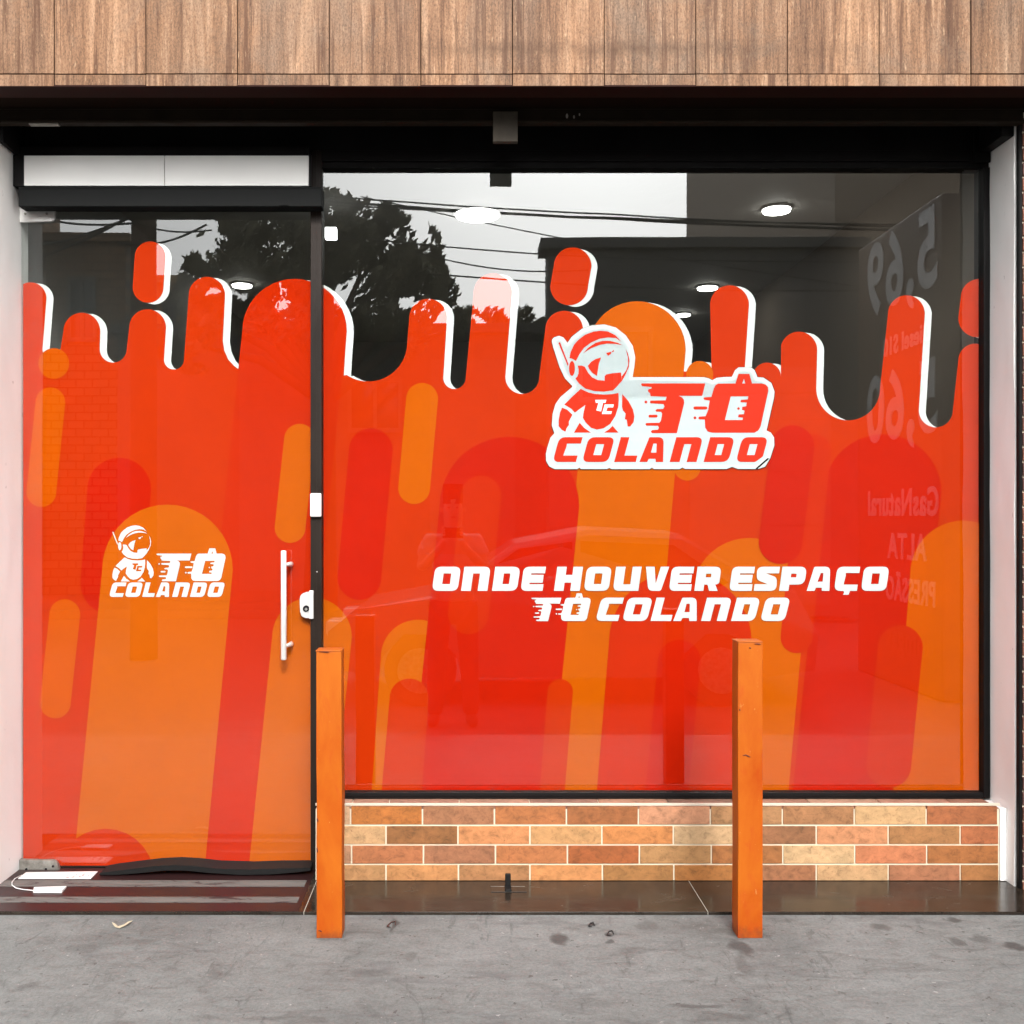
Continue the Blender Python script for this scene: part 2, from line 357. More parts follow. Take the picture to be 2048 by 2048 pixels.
M_LAMP = emis('lamp_glow', (1, .98, .94, 1), 5)

# ------------------------------------------------------------------ SETTING: pavement, road
bm = bmesh.new()
pro = [(-.39, -.010), (-1.6, -.012), (-2.2, -.03), (-2.8, -.12), (-3.3, -.24), (-3.7, -.296), (-4.2, -.302)]
prism(bm, pro + [(-4.2, -.6), (-.39, -.6)], 0, -40, 40)
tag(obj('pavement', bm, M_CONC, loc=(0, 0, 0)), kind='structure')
bm = bmesh.new(); box(bm, -150, 150, -160, -4.201, -.6, -.303); tag(obj('road', bm, M_ASPH), kind='structure')
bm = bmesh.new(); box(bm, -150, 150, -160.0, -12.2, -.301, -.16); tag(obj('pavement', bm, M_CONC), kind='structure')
bm = bmesh.new(); box(bm, -150, 150, -.389, 60, -.6, -.06); tag(obj('ground', bm, M_KERB), kind='structure')

# ------------------------------------------------------------------ granite step
XL, XR = WX(42), WX(1975)              # faces of the two white reveals
DJ = 3.417; YJ = CAMY + DJ             # front of the reveals
YF = CAMY + 3.2                        # granite edge
st = empty('granite_step', (0, YF, -.01), 'polished dark granite doorstep with worn grey bands before the glass door', 'doorstep')
bm = bmesh.new()
j1a, j1b = WX(633), WX(607, 3.2); j2a, j2b = WX(1358), WX(1393, 3.2)
xs = [-4.6, -.512, .772, 4.9]
for i in range(3): box(bm, xs[i] + .0012, xs[i + 1] - .0012, YF, .12, -.055, 0, .0012)
obj('slab', bm, M_GRAN, st)
bm = bmesh.new(); box(bm, -4.59, 4.89, YF + .004, .119, -.0565, -.0018); obj('joint_filler', bm, mat('joint_filler', (.45, .42, .36, 1), .9), st)
bm = bmesh.new(); box(bm, -1.60, -.53, YF + .004, .0, .0001, .0012); obj('door_mat_film', bm, M_PLUM, st)
for (ya, yb) in ((1762, 1774), (1795, 1806)):
    y0 = CAMY + EYE * FPX / (yb - VY); y1 = CAMY + EYE * FPX / (ya - VY)
    bm = bmesh.new(); box(bm, -1.60 + random.random() * .01, -.545, y0, y1, .0013, .0026); obj('grip_strip', bm, M_GRIP, st)

# ------------------------------------------------------------------ wood-look fascia
def set_attr(o, cols):                  # cols: per face colour
    a = o.data.color_attributes.new('tile', 'FLOAT_COLOR', 'CORNER')
    for p in o.data.polygons:
        for li in p.loop_indices: a.data[li].color = cols[p.index]
fa = empty('fascia', (0, CAMY + 3.2, 2.62), 'wood look tiled fascia wall above the black shutter opening', 'wall')
DF = 3.2; YW = CAMY + DF
bm = bmesh.new(); cols = []
jx = [-75 + 183.35 * k for k in range(-11, 24)]
zrows = [(WZ(172, DF), WZ(149, DF)), (WZ(147, DF), WZ(147, DF) + .60), (WZ(147, DF) + .603, WZ(147, DF) + 1.2), (WZ(147, DF) + 1.203, WZ(147, DF) + 1.8)]
def colr(a=.0): return (random.random(), random.random(), random.random(), 1)
for zi, (z0, z1) in enumerate(zrows):
    for i in range(len(jx) - 1):
        xa, xb = WX(jx[i], DF) + .0013, WX(jx[i + 1], DF) - .0013
        n0 = len(bm.faces); yo = random.uniform(-.0012, .0012)
        box(bm, xa, xb, YW + yo, YW + .012 + yo, z0, z1, .0008)
        cc = colr(); cols += [cc] * (len(bm.faces) - n0)
o = obj('tile_cladding', bm, M_WOOD, fa)
set_attr(o, cols[:len(o.data.polygons)] + [(0.3, .3, .3, 1)] * max(0, len(o.data.polygons) - len(cols)))
bm = bmesh.new(); box(bm, -4.7, 5.0, YW + .004, YW + .30, WZ(172, DF) + .004, 4.6); obj('backing', bm, mat('unlit_backing', (.010, .005, .003, 1), .9, 0, .05), fa)
M_SOFF = mat('dark_wood_soffit', (.020, .006, .004, 1), .7, 0, .1)
bm = bmesh.new(); box(bm, -4.7, 5.0, YW + .0005, CAMY + 3.285, WZ(172, DF) - .0015, WZ(172, DF) + .0035); obj('soffit', bm, M_SOFF, fa)

# ------------------------------------------------------------------ reveals (white painted side walls)
def jamb(sign, x, name_label):
    bm = bmesh.new()
    x0, x1 = (x - 3.0, x) if sign < 0 else (x, x + .009)
    box(bm, x0, x1, YJ, .06, -.03, 2.74, .002)
    bmesh.ops.subdivide_edges(bm, edges=bm.edges, cuts=24, use_grid_fill=True)
    for v in bm.verts:
        n = noise.noise(v.co * 3.1) * .004 + noise.noise(v.co * 17) * .0014
        if abs(v.co.x - x) < .004: v.co.x += n * (.6)
    o = obj('side_wall', bm, M_WHITE, loc=(x, YJ, 0), smooth=False)
    return tag(o, name_label, 'wall')
jamb(-1, XL, 'white plastered side wall at the hinge side of the glass door')
bm = bmesh.new()
box(bm, XR, XR + .30, YJ + .004, .06, -.03, 2.74, .002)
bmesh.ops.subdivide_edges(bm, edges=bm.edges, cuts=24, use_grid_fill=True)
for v in bm.verts:
    if abs(v.co.x - XR) < .004: v.co.x += noise.noise(v.co * 3.1) * .005 + noise.noise(v.co * 15) * .0018
tag(obj('side_wall', bm, M_WHITE, loc=(XR, YJ, 0)), 'narrow white plastered side wall beside the big window and low tiled wall', 'wall')

# neighbour brick strip on the right
bm = bmesh.new(); cols = []
nb = empty('brick_wall', (1.9, CAMY + 3.40, 0), 'sliver of small red brick wall at the right edge', 'wall')
z = -.02; k = 0
bmg = bmesh.new(); box(bmg, 1.880, 5.0, CAMY + 3.403, CAMY + 3.6, -.03, 2.62); obj('mortar', bmg, M_GROUTF, nb)
while z < 2.60:
    x = 1.8795 if k % 2 == 0 else 1.8795 - .0
    first = True
    while x < 4.8:
        wd = .19 if not (first and k % 2) else .10
        n0 = len(bm.faces); s = random.uniform(-.0018, .0018)
        box(bm, x, x + wd - .008, CAMY + 3.3935 + s, CAMY + 3.41, z, min(2.612, z + .043), .002)
        cc = random.choice([(.20, .075, .045, 1), (.15, .06, .04, 1), (.25, .10, .06, 1), (.11, .05, .04, 1), (.22, .11, .07, 1)])
        cols += [cc] * (len(bm.faces) - n0); x += wd; first = False
    z += .0505; k += 1
o = obj('brickwork', bm, M_NBRICK, nb); set_attr(o, cols)

# ------------------------------------------------------------------ roller shutter housing and rail
rs = empty('roller_shutter', (0, CAMY + 3.39, WZ(247, 3.39)), 'dark brown raised roller shutter rail under the wooden fascia with grey latch', 'roller shutter')
YS = CAMY + 3.39
zb = WZ(247, 3.385)
bm = bmesh.new()
XG = WX(2031, DJ)
box(bm, XL - .6, XR + .012, YS, YS + .012, zb + .012, 2.72, .002)
box(bm, XL - .6, XR + .012, YS - .012, YS + .022, zb, zb + .011, .003)
box(bm, XL - .6, XR + .012, YS - .006, YS - .0005, WZ(217, 3.38), WZ(214, 3.38), .001)
obj('bottom_rail', bm, M_BROWNM, rs)
bm = bmesh.new()
for i in range(5): box(bm, XL - .6, XR + .012, YS + .014 + .002 * (i % 2), YS + .024, zb + .03 + i * .05, zb + .075 + i * .05, .003)
obj('slats', bm, M_BROWNM, rs)
xt0, xt1 = WX(986, 3.385), WX(1035, 3.385)
bm = bmesh.new(); box(bm, xt0, xt1, YS - .020, YS + .004, WZ(284, 3.375), zb + .035, .0015); obj('latch_plate', bm, M_TAB, rs)
bm = bmesh.new(); box(bm, XG + .0005, XG + .0125, CAMY + 3.397, CAMY + 3.414, .002, 2.60, .0015); box(bm, XG + .003, XG + .010, CAMY + 3.395, CAMY + 3.3965, .002, 2.60)
g = obj('guide_channel', bm, M_BLACK, rs)
bm = bmesh.new()
box(bm, XR - .045, XR - .002, -.18, -.03, WZ(300, 3.55), 2.74, .003); box(bm, XR - .062, XR - .004, -.03, -.021, WZ(330), 2.74, .002)
obj('end_bracket', bm, M_BLACK, rs)
bm = bmesh.new(); box(bm, XL + .004, XL + .020, -.18, -.03, WZ(302, 3.5), 2.74, .003); obj('end_bracket', bm, M_BLACK, rs)
bm = bmesh.new()
box(bm, WX(60, 3.39), WX(118, 3.39), YS - .010, YS + .01, zb - .0045, zb - .0005); obj('end_stop', bm, M_STEELD, rs)
# worn flecks on the rail
bm = bmesh.new()
for fx, fy, a, b in ((1134, 232, 5, 10), (1148, 234, 4, 7), (1159, 229, 3, 6)):
    c0 = P(fx, fy, 3.388)
    bmesh.ops.create_icosphere(bm, subdivisions=2, radius=1, matrix=Matrix.Translation(c0) @ Matrix.Diagonal((a * .0017 * .5, .0012, b * .0017 * .5, 1)))
obj('paint_fleck', bm, mat('pale_fleck', (.3, .27, .25, 1), .8), rs)
# header box behind the shutter
bm = bmesh.new(); box(bm, XL, XR, -.022, .10, WZ(305) + .0, 2.76)
box(bm, WX(640), XR, -.0215, .03, WZ(326) , WZ(305) - .0005)
tag(obj('header_box', bm, M_BLACK, loc=(0, 0, 2.55)), 'black painted header box over the door and window', 'lintel')
bm = bmesh.new(); box(bm, -4.7, 5.0, CAMY + 3.337, .9, 2.742, 4.6); tag(obj('lintel', bm, M_GROUT_D, loc=(0, .2, 2.75)), 'dark unlit lintel hidden behind the wooden fascia', 'lintel')

# ------------------------------------------------------------------ low tiled wall
DW = 3.474; YB = CAMY + DW; ztop = WZ(1596)
lw = empty('low_wall', (.7, YB, 0), 'low wall of cream and terracotta brick look tiles under the window', 'wall')
x0w, x1w = WX(631, DW), XR - .0015
xpe = WX(1999.5, DW)
bm = bmesh.new(); box(bm, x0w, xpe, YB + .004, .05, .001, ztop - .005); obj('grout', bm, M_GROUT, lw)
bm = bmesh.new(); box(bm, xpe + .0005, x1w + .001, YB - .004, -.02, .001, ztop - .001, .002); obj('plaster_end', bm, M_WHITE, lw)
x1w = xpe
r1 = [(646, 701, (240, 200, 165)), (701, 845, (206, 124, 58)), (845, 989, (186, 128, 96)), (989, 1133, (205, 127, 78)), (1133, 1277, (176, 108, 66)), (1277, 1421, (228, 166, 134)), (1421, 1565, (192, 146, 104)), (1565, 1709, (188, 136, 96)), (1709, 1853, (240, 200, 150)), (1853, 1996, (194, 114, 74))]
r2 = [(633, 772, (240, 196, 148)), (772, 916, (160, 108, 66)), (916, 1060, (242, 164, 110)), (1060, 1204, (236, 182, 126)), (1204, 1347, (240, 156, 92)), (1347, 1490, (234, 200, 158)), (1490, 1633, (168, 116, 84)), (1633, 1777, (242, 168, 124)), (1777, 1921, (190, 136, 88)), (1921, 1998, (206, 120, 80))]
r3 = [(633, 703, (216, 164, 132)), (703, 847, (204, 126, 86)), (847, 991, (178, 120, 92)), (991, 1135, (212, 132, 84)), (1135, 1279, (184, 100, 56)), (1279, 1423, (204, 156, 106)), (1423, 1566, (180, 116, 68)), (1566, 1710, (244, 208, 162)), (1710, 1854, (236, 146, 106)), (1854, 1998, (188, 118, 68))]
r4 = [(633, 772, (208, 158, 110)), (772, 917, (228, 162, 106)), (917, 1060, (196, 142, 98)), (1060, 1205, (236, 164, 106)), (1205, 1348, (182, 130, 78)), (1348, 1490, (192, 126, 68)), (1490, 1633, (178, 120, 88)), (1633, 1777, (236, 194, 148)), (1777, 1921, (192, 128, 98)), (1921, 1998, (184, 126, 78))]
bm = bmesh.new(); cols = []
for (ya, yb, row) in ((1613, 1648.5, r1), (1652.5, 1688, r2), (1691.5, 1727, r3), (1730.5, 1762, r4)):
    for (a, b, c3) in row:
        n0 = len(bm.faces); s = random.uniform(-.0006, .0006)
        xa, xb = WX(a + 1.6, DW), min(WX(b - 1.6, DW), x1w - .002)
        box(bm, xa, xb, YB + s, YB + .009, max(.0015, WZ(yb, DW)), WZ(ya, DW), .0008)
        cols += [srgb(*[.78 * q + .22 * m_ for q, m_ in zip(c3, (208, 142, 94))], .50)] * (len(bm.faces) - n0)
o = obj('face_tiles', bm, M_BRICK, lw); set_attr(o, cols)
bm = bmesh.new(); cols = []
sill = [(631, 700, (228, 186, 170)), (700, 775, (206, 160, 146)), (775, 918, (198, 152, 140)), (918, 1062, (212, 168, 152)), (1062, 1203, (176, 138, 130)), (1203, 1345, (216, 168, 148)), (1345, 1490, (150, 120, 112)), (1490, 1633, (196, 148, 134)), (1633, 1777, (218, 178, 160)), (1777, 1921, (206, 156, 142)), (1921, 2000, (174, 128, 116))]
for (a, b, c3) in sill:
    n0 = len(bm.faces)
    xa, xb = WX(a, DW) + .002, min(WX(b, DW) - .002, x1w - .002)
    box(bm, xa, xb, YB + .006, -.012, ztop - .009, ztop, .0008); cols += [srgb(*[.78 * q + .22 * m_ for q, m_ in zip(c3, (208, 142, 94))], .50)] * (len(bm.faces) - n0)
o = obj('sill_tiles', bm, M_BRICK, lw); set_attr(o, cols)
bm = bmesh.new(); box(bm, x0w, x1w, YB - .001, YB + .005, WZ(1611.5, DW), WZ(1606.5, DW), .0008); obj('edge_trim', bm, mat('cream_edge_trim', (.50, .43, .34, 1), .6), lw)

# ------------------------------------------------------------------ 2-D graphics toolkit (source pixels on the glass plane)
def arc(cx, cy, r, a0, a1, n=22, ry=None):
    return [(cx + r * math.cos(R(a0 + (a1 - a0) * i / n)), cy + (ry or r) * math.sin(R(a0 + (a1 - a0) * i / n))) for i in range(n + 1)]
def Ftop(cx, top, r): return arc(cx, top + r, r, 180, 360)
def Vbot(cx, bot, r): return arc(cx, bot - r, r, 180, 0)
def cap(xt, yt, xb, yb, r): return arc(xt, yt + r, r, 180, 360) + arc(xb, yb - r, r, 0, 180)
def dome(cx, top, r, bl, br, yb=1800): return arc(cx, top + r, r, 180, 360) + [(br, yb), (bl, yb)]
def circ(cx, cy, r, n=28): return arc(cx, cy, r, 0, 360 - 360 / n, n - 1)
def hcap(xa, xb, y, r): return arc(xa, y, r, 90, 270, 8) + arc(xb, y, r, -90, 90, 8)
def smooth(pts, it=2):
    for _ in range(it):
        q = []
        for i in range(len(pts)):
            a, b = pts[i], pts[(i + 1) % len(pts)]
            q += [(a[0] * .75 + b[0] * .25, a[1] * .75 + b[1] * .25), (a[0] * .25 + b[0] * .75, a[1] * .25 + b[1] * .75)]
        pts = q
    return pts
def rp(pts):                            # rounded polygon, points (x,y[,r])
    out = []; n = len(pts)
    for i in range(n):
        p = pts[i]; r = p[2] if len(p) > 2 else 0
        b = Vector(p[:2])
        if r <= 0: out.append((b.x, b.y)); continue
        a = Vector(pts[i - 1][:2]); c = Vector(pts[(i + 1) % n][:2])
        u = (a - b); v = (c - b); L = min(r, u.length * .48, v.length * .48)
        s, e = b + u.normalized() * L, b + v.normalized() * L
        for k in range(7):
            t = k / 6; q = s * (1 - t) ** 2 + b * 2 * t * (1 - t) + e * t * t; out.append((q.x, q.y))
    return out
YV = .0135                              # first film behind the 8 mm glass
def fill(bm, loops, mi, lev):           # loops: outer + holes in source px
    y = YV - .0005 * lev
    V3 = [[Vector((WX(p[0]), WZ(p[1]), 0)) for p in lp] for lp in loops]
    flat = [v for lp in V3 for v in lp]
    vs = [bm.verts.new((v.x, y, v.y)) for v in flat]
    for t in tessellate_polygon(V3):
        try:
            f = bm.faces.new([vs[i] for i in t]); f.material_index = mi
        except ValueError: pass
def clip(bm, x0, x1, z0, z1):
    for co, no in (((x0, 0, 0), (-1, 0, 0)), ((x1, 0, 0), (1, 0, 0)), ((0, 0, z0), (0, 0, -1)), ((0, 0, z1), (0, 0, 1))):
        bmesh.ops.bisect_plane(bm, geom=bm.verts[:] + bm.edges[:] + bm.faces[:], plane_co=co, plane_no=no, clear_outer=True)

sil = [(20, 1800), (20, 600)] + Ftop(58, 563, 32) + Vbot(100, 716, 18) + Ftop(161, 624, 37) + Vbot(224, 724, 27) + Ftop(293, 617, 37) + Vbot(346, 738, 20) \
    + Ftop(412, 552, 36.5) + [(444, 680), (447, 700), (455, 718), (466, 730), (475, 737)] + Ftop(588, 556, 105) + [(690, 700), (687, 750)] \
    + arc(736, 684, 78, 124, 0) + Ftop(856, 596, 38) + Vbot(909, 777, 22.5) + Ftop(986, 545, 38.5) + Vbot(1045, 787, 34) + Ftop(1129, 620, 38) \
    + [(1167, 740), (1374, 742)] + Ftop(1400, 721, 25)[2:] + Ftop(1461, 569, 39) + [(1491, 745), (1506, 748)] + Ftop(1536, 724, 28) + Ftop(1600, 662, 37)[2:] \
    + Vbot(1699, 840, 64) + Ftop(1816, 589, 37) + Vbot(1875, 854, 34) + Ftop(1954, 686, 34) + [(2040, 760), (2040, 1800)]
def shift(pts, dx, dy=0): return [(x + dx, y + dy) for x, y in pts]
blobs = [cap(298, 481, 294, 604, 31), cap(1146, 493, 1139, 609, 38), cap(1963, 556, 1958, 673, 38)]
dome_or = dome(1275, 601, 98, 1081, 1277)

def graphics(bm):
    # white offset shadow, then the red flood with its tone-on-tone drips
    fill(bm, [shift(sil, 14, 2)], WHT, 0)
    for b in blobs: fill(bm, [shift(b, 12, 3)], WHT, 0)
    fill(bm, [shift(dome_or, 14, 2)], WHT, 1)
    fill(bm, [sil], BASE, 2)
    for b in blobs: fill(bm, [b], BASE, 2)
    # first tone layer
    fill(bm, [dome(588, 556.5, 104.5, 364, 574)], MID, 3)
    fill(bm, [cap(236, 915, 222, 1230, 64)], DARK, 3)
    fill(bm, [cap(741, 856, 718, 1200, 44)], DARK, 3)
    fill(bm, [dome_or], OR, 3)
    fill(bm, [cap(1401, 721, 1376, 961, 27)], OR, 4)
    fill(bm, [dome(1500, 1076, 114, 1330, 1560)], OR, 4)
    fill(bm, [dome(1768, 868, 118, 1565, 1800)], DARK, 5)
    fill(bm, [cap(1632, 868, 1595, 1307, 32)], MID, 6)
    fill(bm, [cap(1587, 850, 1563, 1128, 44)], DARK, 7)
    fill(bm, [dome(1362, 1142, 143, 1177, 1463)], MID, 6)
    fill(bm, [dome(1930, 1041, 107, 1772, 2040)], ORB, 6)
    fill(bm, [cap(1803, 1251, 1780, 1577, 45)], MID, 7)
    fill(bm, [dome(1360, 1280, 43, 1271, 1357)], DARK, 7)
    # left block of the window
    fill(bm, [dome(623, 1195, 80, 490, 650)], ORD, 5)
    fill(bm, [dome(836, 1240, 75, 728, 870)], ORD, 4)
    fill(bm, [dome(1019, 873, 140, 798, 1080)], DARK, 6)
    fill(bm, [cap(962, 951, 937, 1269, 41)], MID, 7)
    fill(bm, [dome(818, 1358, 39, 744, 828)], BASE, 7)
    fill(bm, [dome(1121, 1359, 25.5, 1063, 1112)], BASE, 7)
    fill(bm, [cap(844, 765, 828, 1008, 32)], OR, 4)
    # the door's own
    fill(bm, [circ(105, 726, 31)], ORB, 4)
    fill(bm, [cap(98, 774, 80, 1014, 30)], ORB, 4)
    fill(bm, [cap(127, 1199, 108, 1438, 31)], ORB, 4)
    fill(bm, [cap(598, 847, 579, 1086, 31)], OR, 4)
    fill(bm, [dome(333, 1009, 131, 138, 402)], ORD, 4)
    fill(bm, [circ(209, 1756, 97)], BASE, 5)

# letters: unit boxes (x 0..1, y 0..1 upwards); radii in height units
G = {
 'O': ([(0, 0, .26), (0, 1, .26), (1, 1, .26), (1, 0, .26)], [[(.36, .28), (.36, .72), (.66, .72), (.66, .28)]]),
 'N': ([(0, 0), (0, 1), (1, 1, .26), (1, 0), (.63, 0), (.63, .72), (.37, .72), (.37, 0)], []),
 'D': ([(0, 0), (0, 1), (1, 1, .28), (1, 0, .28)], [[(.38, .28), (.38, .72), (.64, .72), (.64, .28)]]),
 'E': ([(0, 0, .24), (0, 1, .24), (1, 1), (1, .725), (.38, .725), (.38, .665), (.95, .665), (.95, .335), (.36, .335), (.36, .275), (1, .275), (1, 0)], []),
 'H': ([(0, 0), (0, 1), (.37, 1), (.37, .66), (.63, .66), (.63, 1), (1, 1), (1, 0), (.63, 0), (.63, .34), (.37, .34), (.37, 0)], []),
 'U': ([(0, 0, .26), (0, 1), (.37, 1), (.37, .27), (.65, .27), (.65, 1), (1, 1), (1, 0)], []),
 'V': ([(0, 1), (.37, 1), (.52, .30), (.64, 1), (1, 1), (.78, 0, .08), (.24, 0, .2)], []),
 'R': ([(0, 0), (0, 1), (1, 1, .26), (1, .30, .18), (.84, .26), (.98, 0), (.62, 0), (.52, .26), (.38, .26), (.38, 0)], [[(.40, .56), (.40, .71), (.62, .71), (.62, .56)]]),
 'S': ([(0, 1, .3), (1, 1), (1, .725), (.42, .725), (.92, .56, .14), (1, .0, .34), (0, 0), (0, .275), (.58, .275), (.06, .46, .16)], []),
 'P': ([(0, 0), (0, 1), (1, 1, .28), (1, .26, .28), (.38, .26), (.38, 0)], [[(.40, .56), (.40, .71), (.62, .71), (.62, .56)]]),
 'A': ([(0, 0), (.20, 1, .06), (.94, 1, .22), (1.05, 0), (.70, 0), (.68, .13), (.40, .13), (.36, 0)], [[(.44, .38), (.54, .74), (.66, .74), (.68, .38)]]),
 'C': ([(0, 0, .26), (0, 1, .26), (1, 1), (1, .74), (.40, .74), (.42, .62, .05), (.38, .26), (1, .26), (1, 0)], []),
 'L': ([(0, 0), (0, 1), (.40, 1), (.40, .26), (1, .26), (1, 0)], []),
}
def letter(bm, ch, x0, x1, yt, yb, sh, mi, lev, cut=False):
    h = yb - yt; wd = (x1 - x0) - (0 if ch == 'L' else sh * h)
    if ch == 'L': wd = (x1 - x0) - sh * h * .26
    g = G['C' if ch == 'Ç' else ch]; asp = wd / h
    def tr(pl):
        q = rp([(p[0] * asp, p[1], *(p[2:])) for p in pl])
        return [(x0 + (x + sh * y) * h, yb - y * h) for x, y in q]
    outer = g[0]
    if cut: outer = [(0, 0, .26), (0, 1, .26), (1, 1, .26), (1.0, .22, .05), (.76, 0, .05)]
    if ch == 'A' and sh > .2: outer = [(0, 0), (.16, 1, .04), (.86, 1, .22), (1.16, 0), (.80, 0), (.74, .13), (.42, .13), (.38, 0)]
    fill(bm, [tr(outer)] + [tr(hh) for hh in (g[1] if not (ch == 'A' and sh > .2) else [[(.44, .38), (.44, .74), (.60, .74), (.70, .38)]])], mi, lev)
    if ch == 'Ç': fill(bm, [tr([(.42, -.0), (.70, -.0), (.66, -.16, .03), (.40, -.16, .03), (.46, -.09)])], mi, lev)

T_OUT = [(88, 298), (912, 298), (872, 458), (570, 458), (612, 478), (635, 510), (640, 550), (545, 940), (225, 940), (208, 920), (225, 900), (300, 895), (312, 868), (300, 845), (150, 843), (138, 825), (150, 808), (318, 805), (338, 780), (355, 690), (340, 665), (280, 662), (268, 648), (285, 630), (370, 625), (385, 595), (370, 565), (205, 555), (195, 538), (205, 520), (400, 515), (412, 470), (205, 462), (198, 425), (175, 405), (172, 380), (188, 370), (215, 365), (220, 345), (100, 333), (82, 315)]
O_OUT = [(1300, 298), (1340, 175), (1480, 175), (1515, 298), (1640, 298), (1690, 312), (1720, 345), (1726, 395), (1625, 855), (1595, 905), (1545, 935), (1000, 935), (945, 920), (910, 870), (905, 765), (832, 762), (820, 745), (832, 727), (915, 720), (948, 640), (968, 520), (900, 508), (888, 492), (900, 478), (990, 472), (1022, 360), (1045, 320), (1080, 300)]
O_HOLE = [(1240, 465), (1468, 465), (1460, 502), (1370, 512), (1365, 540), (1445, 545), (1440, 592), (1390, 600), (1385, 640), (1418, 648), (1410, 692), (1340, 700), (1335, 735), (1398, 740), (1390, 770), (1165, 770)]
def TO(bm, xl, yt, sx, sy, mi, lev):
    f = lambda pl: [(xl + (x - 88) * .15528 * sx, yt + (y - 298) * .15528 * sy) for x, y in pl]
    fill(bm, [f(T_OUT)], mi, lev)
    fill(bm, [f(O_OUT), f(O_HOLE), f([(1410, 238), (1388, 298), (1428, 298)])], mi, lev)
    for c_ in (circ(145, 538, 19, 12), hcap(197, 278, 720, 18), circ(1340, 622, 17, 12), hcap(778, 918, 615, 20), circ(778, 742, 19, 12)):
        fill(bm, [f(c_)], mi, lev)
AST = [
 [(520, 665), (540, 560), (600, 430), (680, 340), (800, 250), (950, 195), (1080, 180), (1200, 195), (1330, 260), (1440, 380), (1340, 310), (1200, 300), (1050, 325), (900, 390), (780, 480), (700, 590), (635, 715), (600, 690), (560, 670)],
 [(760, 580), (850, 480), (980, 395), (1100, 360), (1230, 358), (1370, 395), (1450, 435), (1320, 412), (1180, 408), (1050, 432), (900, 490)],
 [(325, 395), (355, 380), (505, 770), (492, 805)],
 arc(565, 845, 52, 0, 350, 20, 132),
 [(665, 795), (740, 795), (790, 815), (850, 920), (920, 1000), (1020, 1050), (1140, 1060), (1140, 980), (1170, 950), (1280, 930), (1430, 915), (1436, 985), (1450, 1060), (1350, 1170), (1290, 1232), (1130, 1255), (960, 1245), (800, 1200), (690, 1110), (625, 1022), (660, 985), (680, 930), (682, 860)],
 [(1510, 500), (1550, 580), (1578, 700), (1565, 820), (1510, 950), (1452, 1055), (1440, 985), (1520, 880), (1555, 780), (1548, 640)],
 [(845, 800), (900, 730), (980, 680), (1080, 650), (1040, 760), (1005, 980), (930, 930), (870, 860)],
 [(1165, 572), (1262, 550), (1250, 590), (1200, 625)], [(1268, 545), (1306, 512), (1300, 552), (1280, 560)],
 [(1450, 1295), (1560, 1420), (1640, 1570), (1665, 1690), (1650, 1790), (1590, 1870), (1545, 1865), (1530, 1750), (1495, 1740), (1510, 1640), (1460, 1580), (1445, 1520)],
 [(390, 1535), (480, 1570), (575, 1660), (510, 1780), (512, 1840), (470, 1900), (450, 1960), (385, 1925), (330, 1860), (330, 1750), (355, 1620)],
 [(600, 1975), (700, 1800), (780, 1890), (900, 1975)], [(1130, 1975), (1220, 1915), (1280, 1855), (1385, 1975)],
]
TORSO = [(720, 1205), (850, 1265), (980, 1295), (1130, 1305), (1270, 1298), (1385, 1275), (1390, 1400), (1380, 1520), (1330, 1680), (1240, 1820), (1120, 1900), (1000, 1922), (900, 1890), (810, 1800), (757, 1715), (765, 1640), (800, 1490), (700, 1560), (615, 1625), (560, 1560), (430, 1480), (560, 1350)]
TC = [[(975, 1398), (1170, 1398), (1155, 1452), (1112, 1452), (1078, 1602), (992, 1585), (1030, 1452), (985, 1452)],
      [(1140, 1478), (1302, 1478), (1290, 1532), (1190, 1532), (1168, 1598), (1270, 1598), (1255, 1648), (1092, 1648)]]
def astro(bm, f, mi, mtc, lev):
    for pl in AST: fill(bm, [f(pl)], mi, lev)
    fill(bm, [f(TORSO)], mi, lev)
    for pl in TC: fill(bm, [f(pl)], mtc, lev + 1)
def word(bm, s, boxes, yt, yb, sh, mi, lev, cutlast=False):
    for i, (ch, (a, b)) in enumerate(zip(s, boxes)): letter(bm, ch, a, b, yt, yb, sh, mi, lev, cutlast and i == len(s) - 1)

# ------------------------------------------------------------------ big shop window
sw = empty('shop_window', (.78, .0, WZ(1594)), 'wide fixed shop window covered in red and orange drip vinyl with white slogan', 'window')
gx0, gx1, gz0, gz1 = WX(645), WX(1962), WZ(1583), WZ(338)
bm = bmesh.new(); box(bm, gx0 + .001, gx1 - .001, 0, .008, gz0 + .001, gz1 - .001); obj('glass_pane', bm, M_GLASS, sw)
bm = bmesh.new()
fr = []
box(bm, gx0 - .03, XR - .0015, -.012, .05, gz1, WZ(326.5), .0015)
box(bm, gx1, XR - .001, -.020, .05, gz0 - .019, gz1 - .0005, .0015)
box(bm, gx0 + .0005, gx1 - .0005, -.016, .05, WZ(1595), gz0, .0015)
box(bm, gx0 + .0005, gx1 - .0005, -.019, -.0165, WZ(1590), WZ(1587), .0005)
obj('frame', bm, M_BLACK, sw)
bm = bmesh.new(); box(bm, WX(622.8), gx0, -.022, .05, .0015, WZ(305) - .0005, .002); box(bm, WX(634), WX(635.5), -.0235, -.0222, .01, WZ(306)); obj('mullion', bm, M_BRONZE, sw)
bm = bmesh.new(); box(bm, WX(623.2), WX(645.4), -.040, -.0225, WZ(1034), WZ(987), .005); obj('sensor', bm, M_WPLASTIC, sw, smooth=False)
bm = bmesh.new(); bmesh.ops.create_icosphere(bm, subdivisions=2, radius=.003, matrix=Matrix.Translation((WX(636), -.0235, WZ(1143)))); obj('screw', bm, M_ALU, sw)
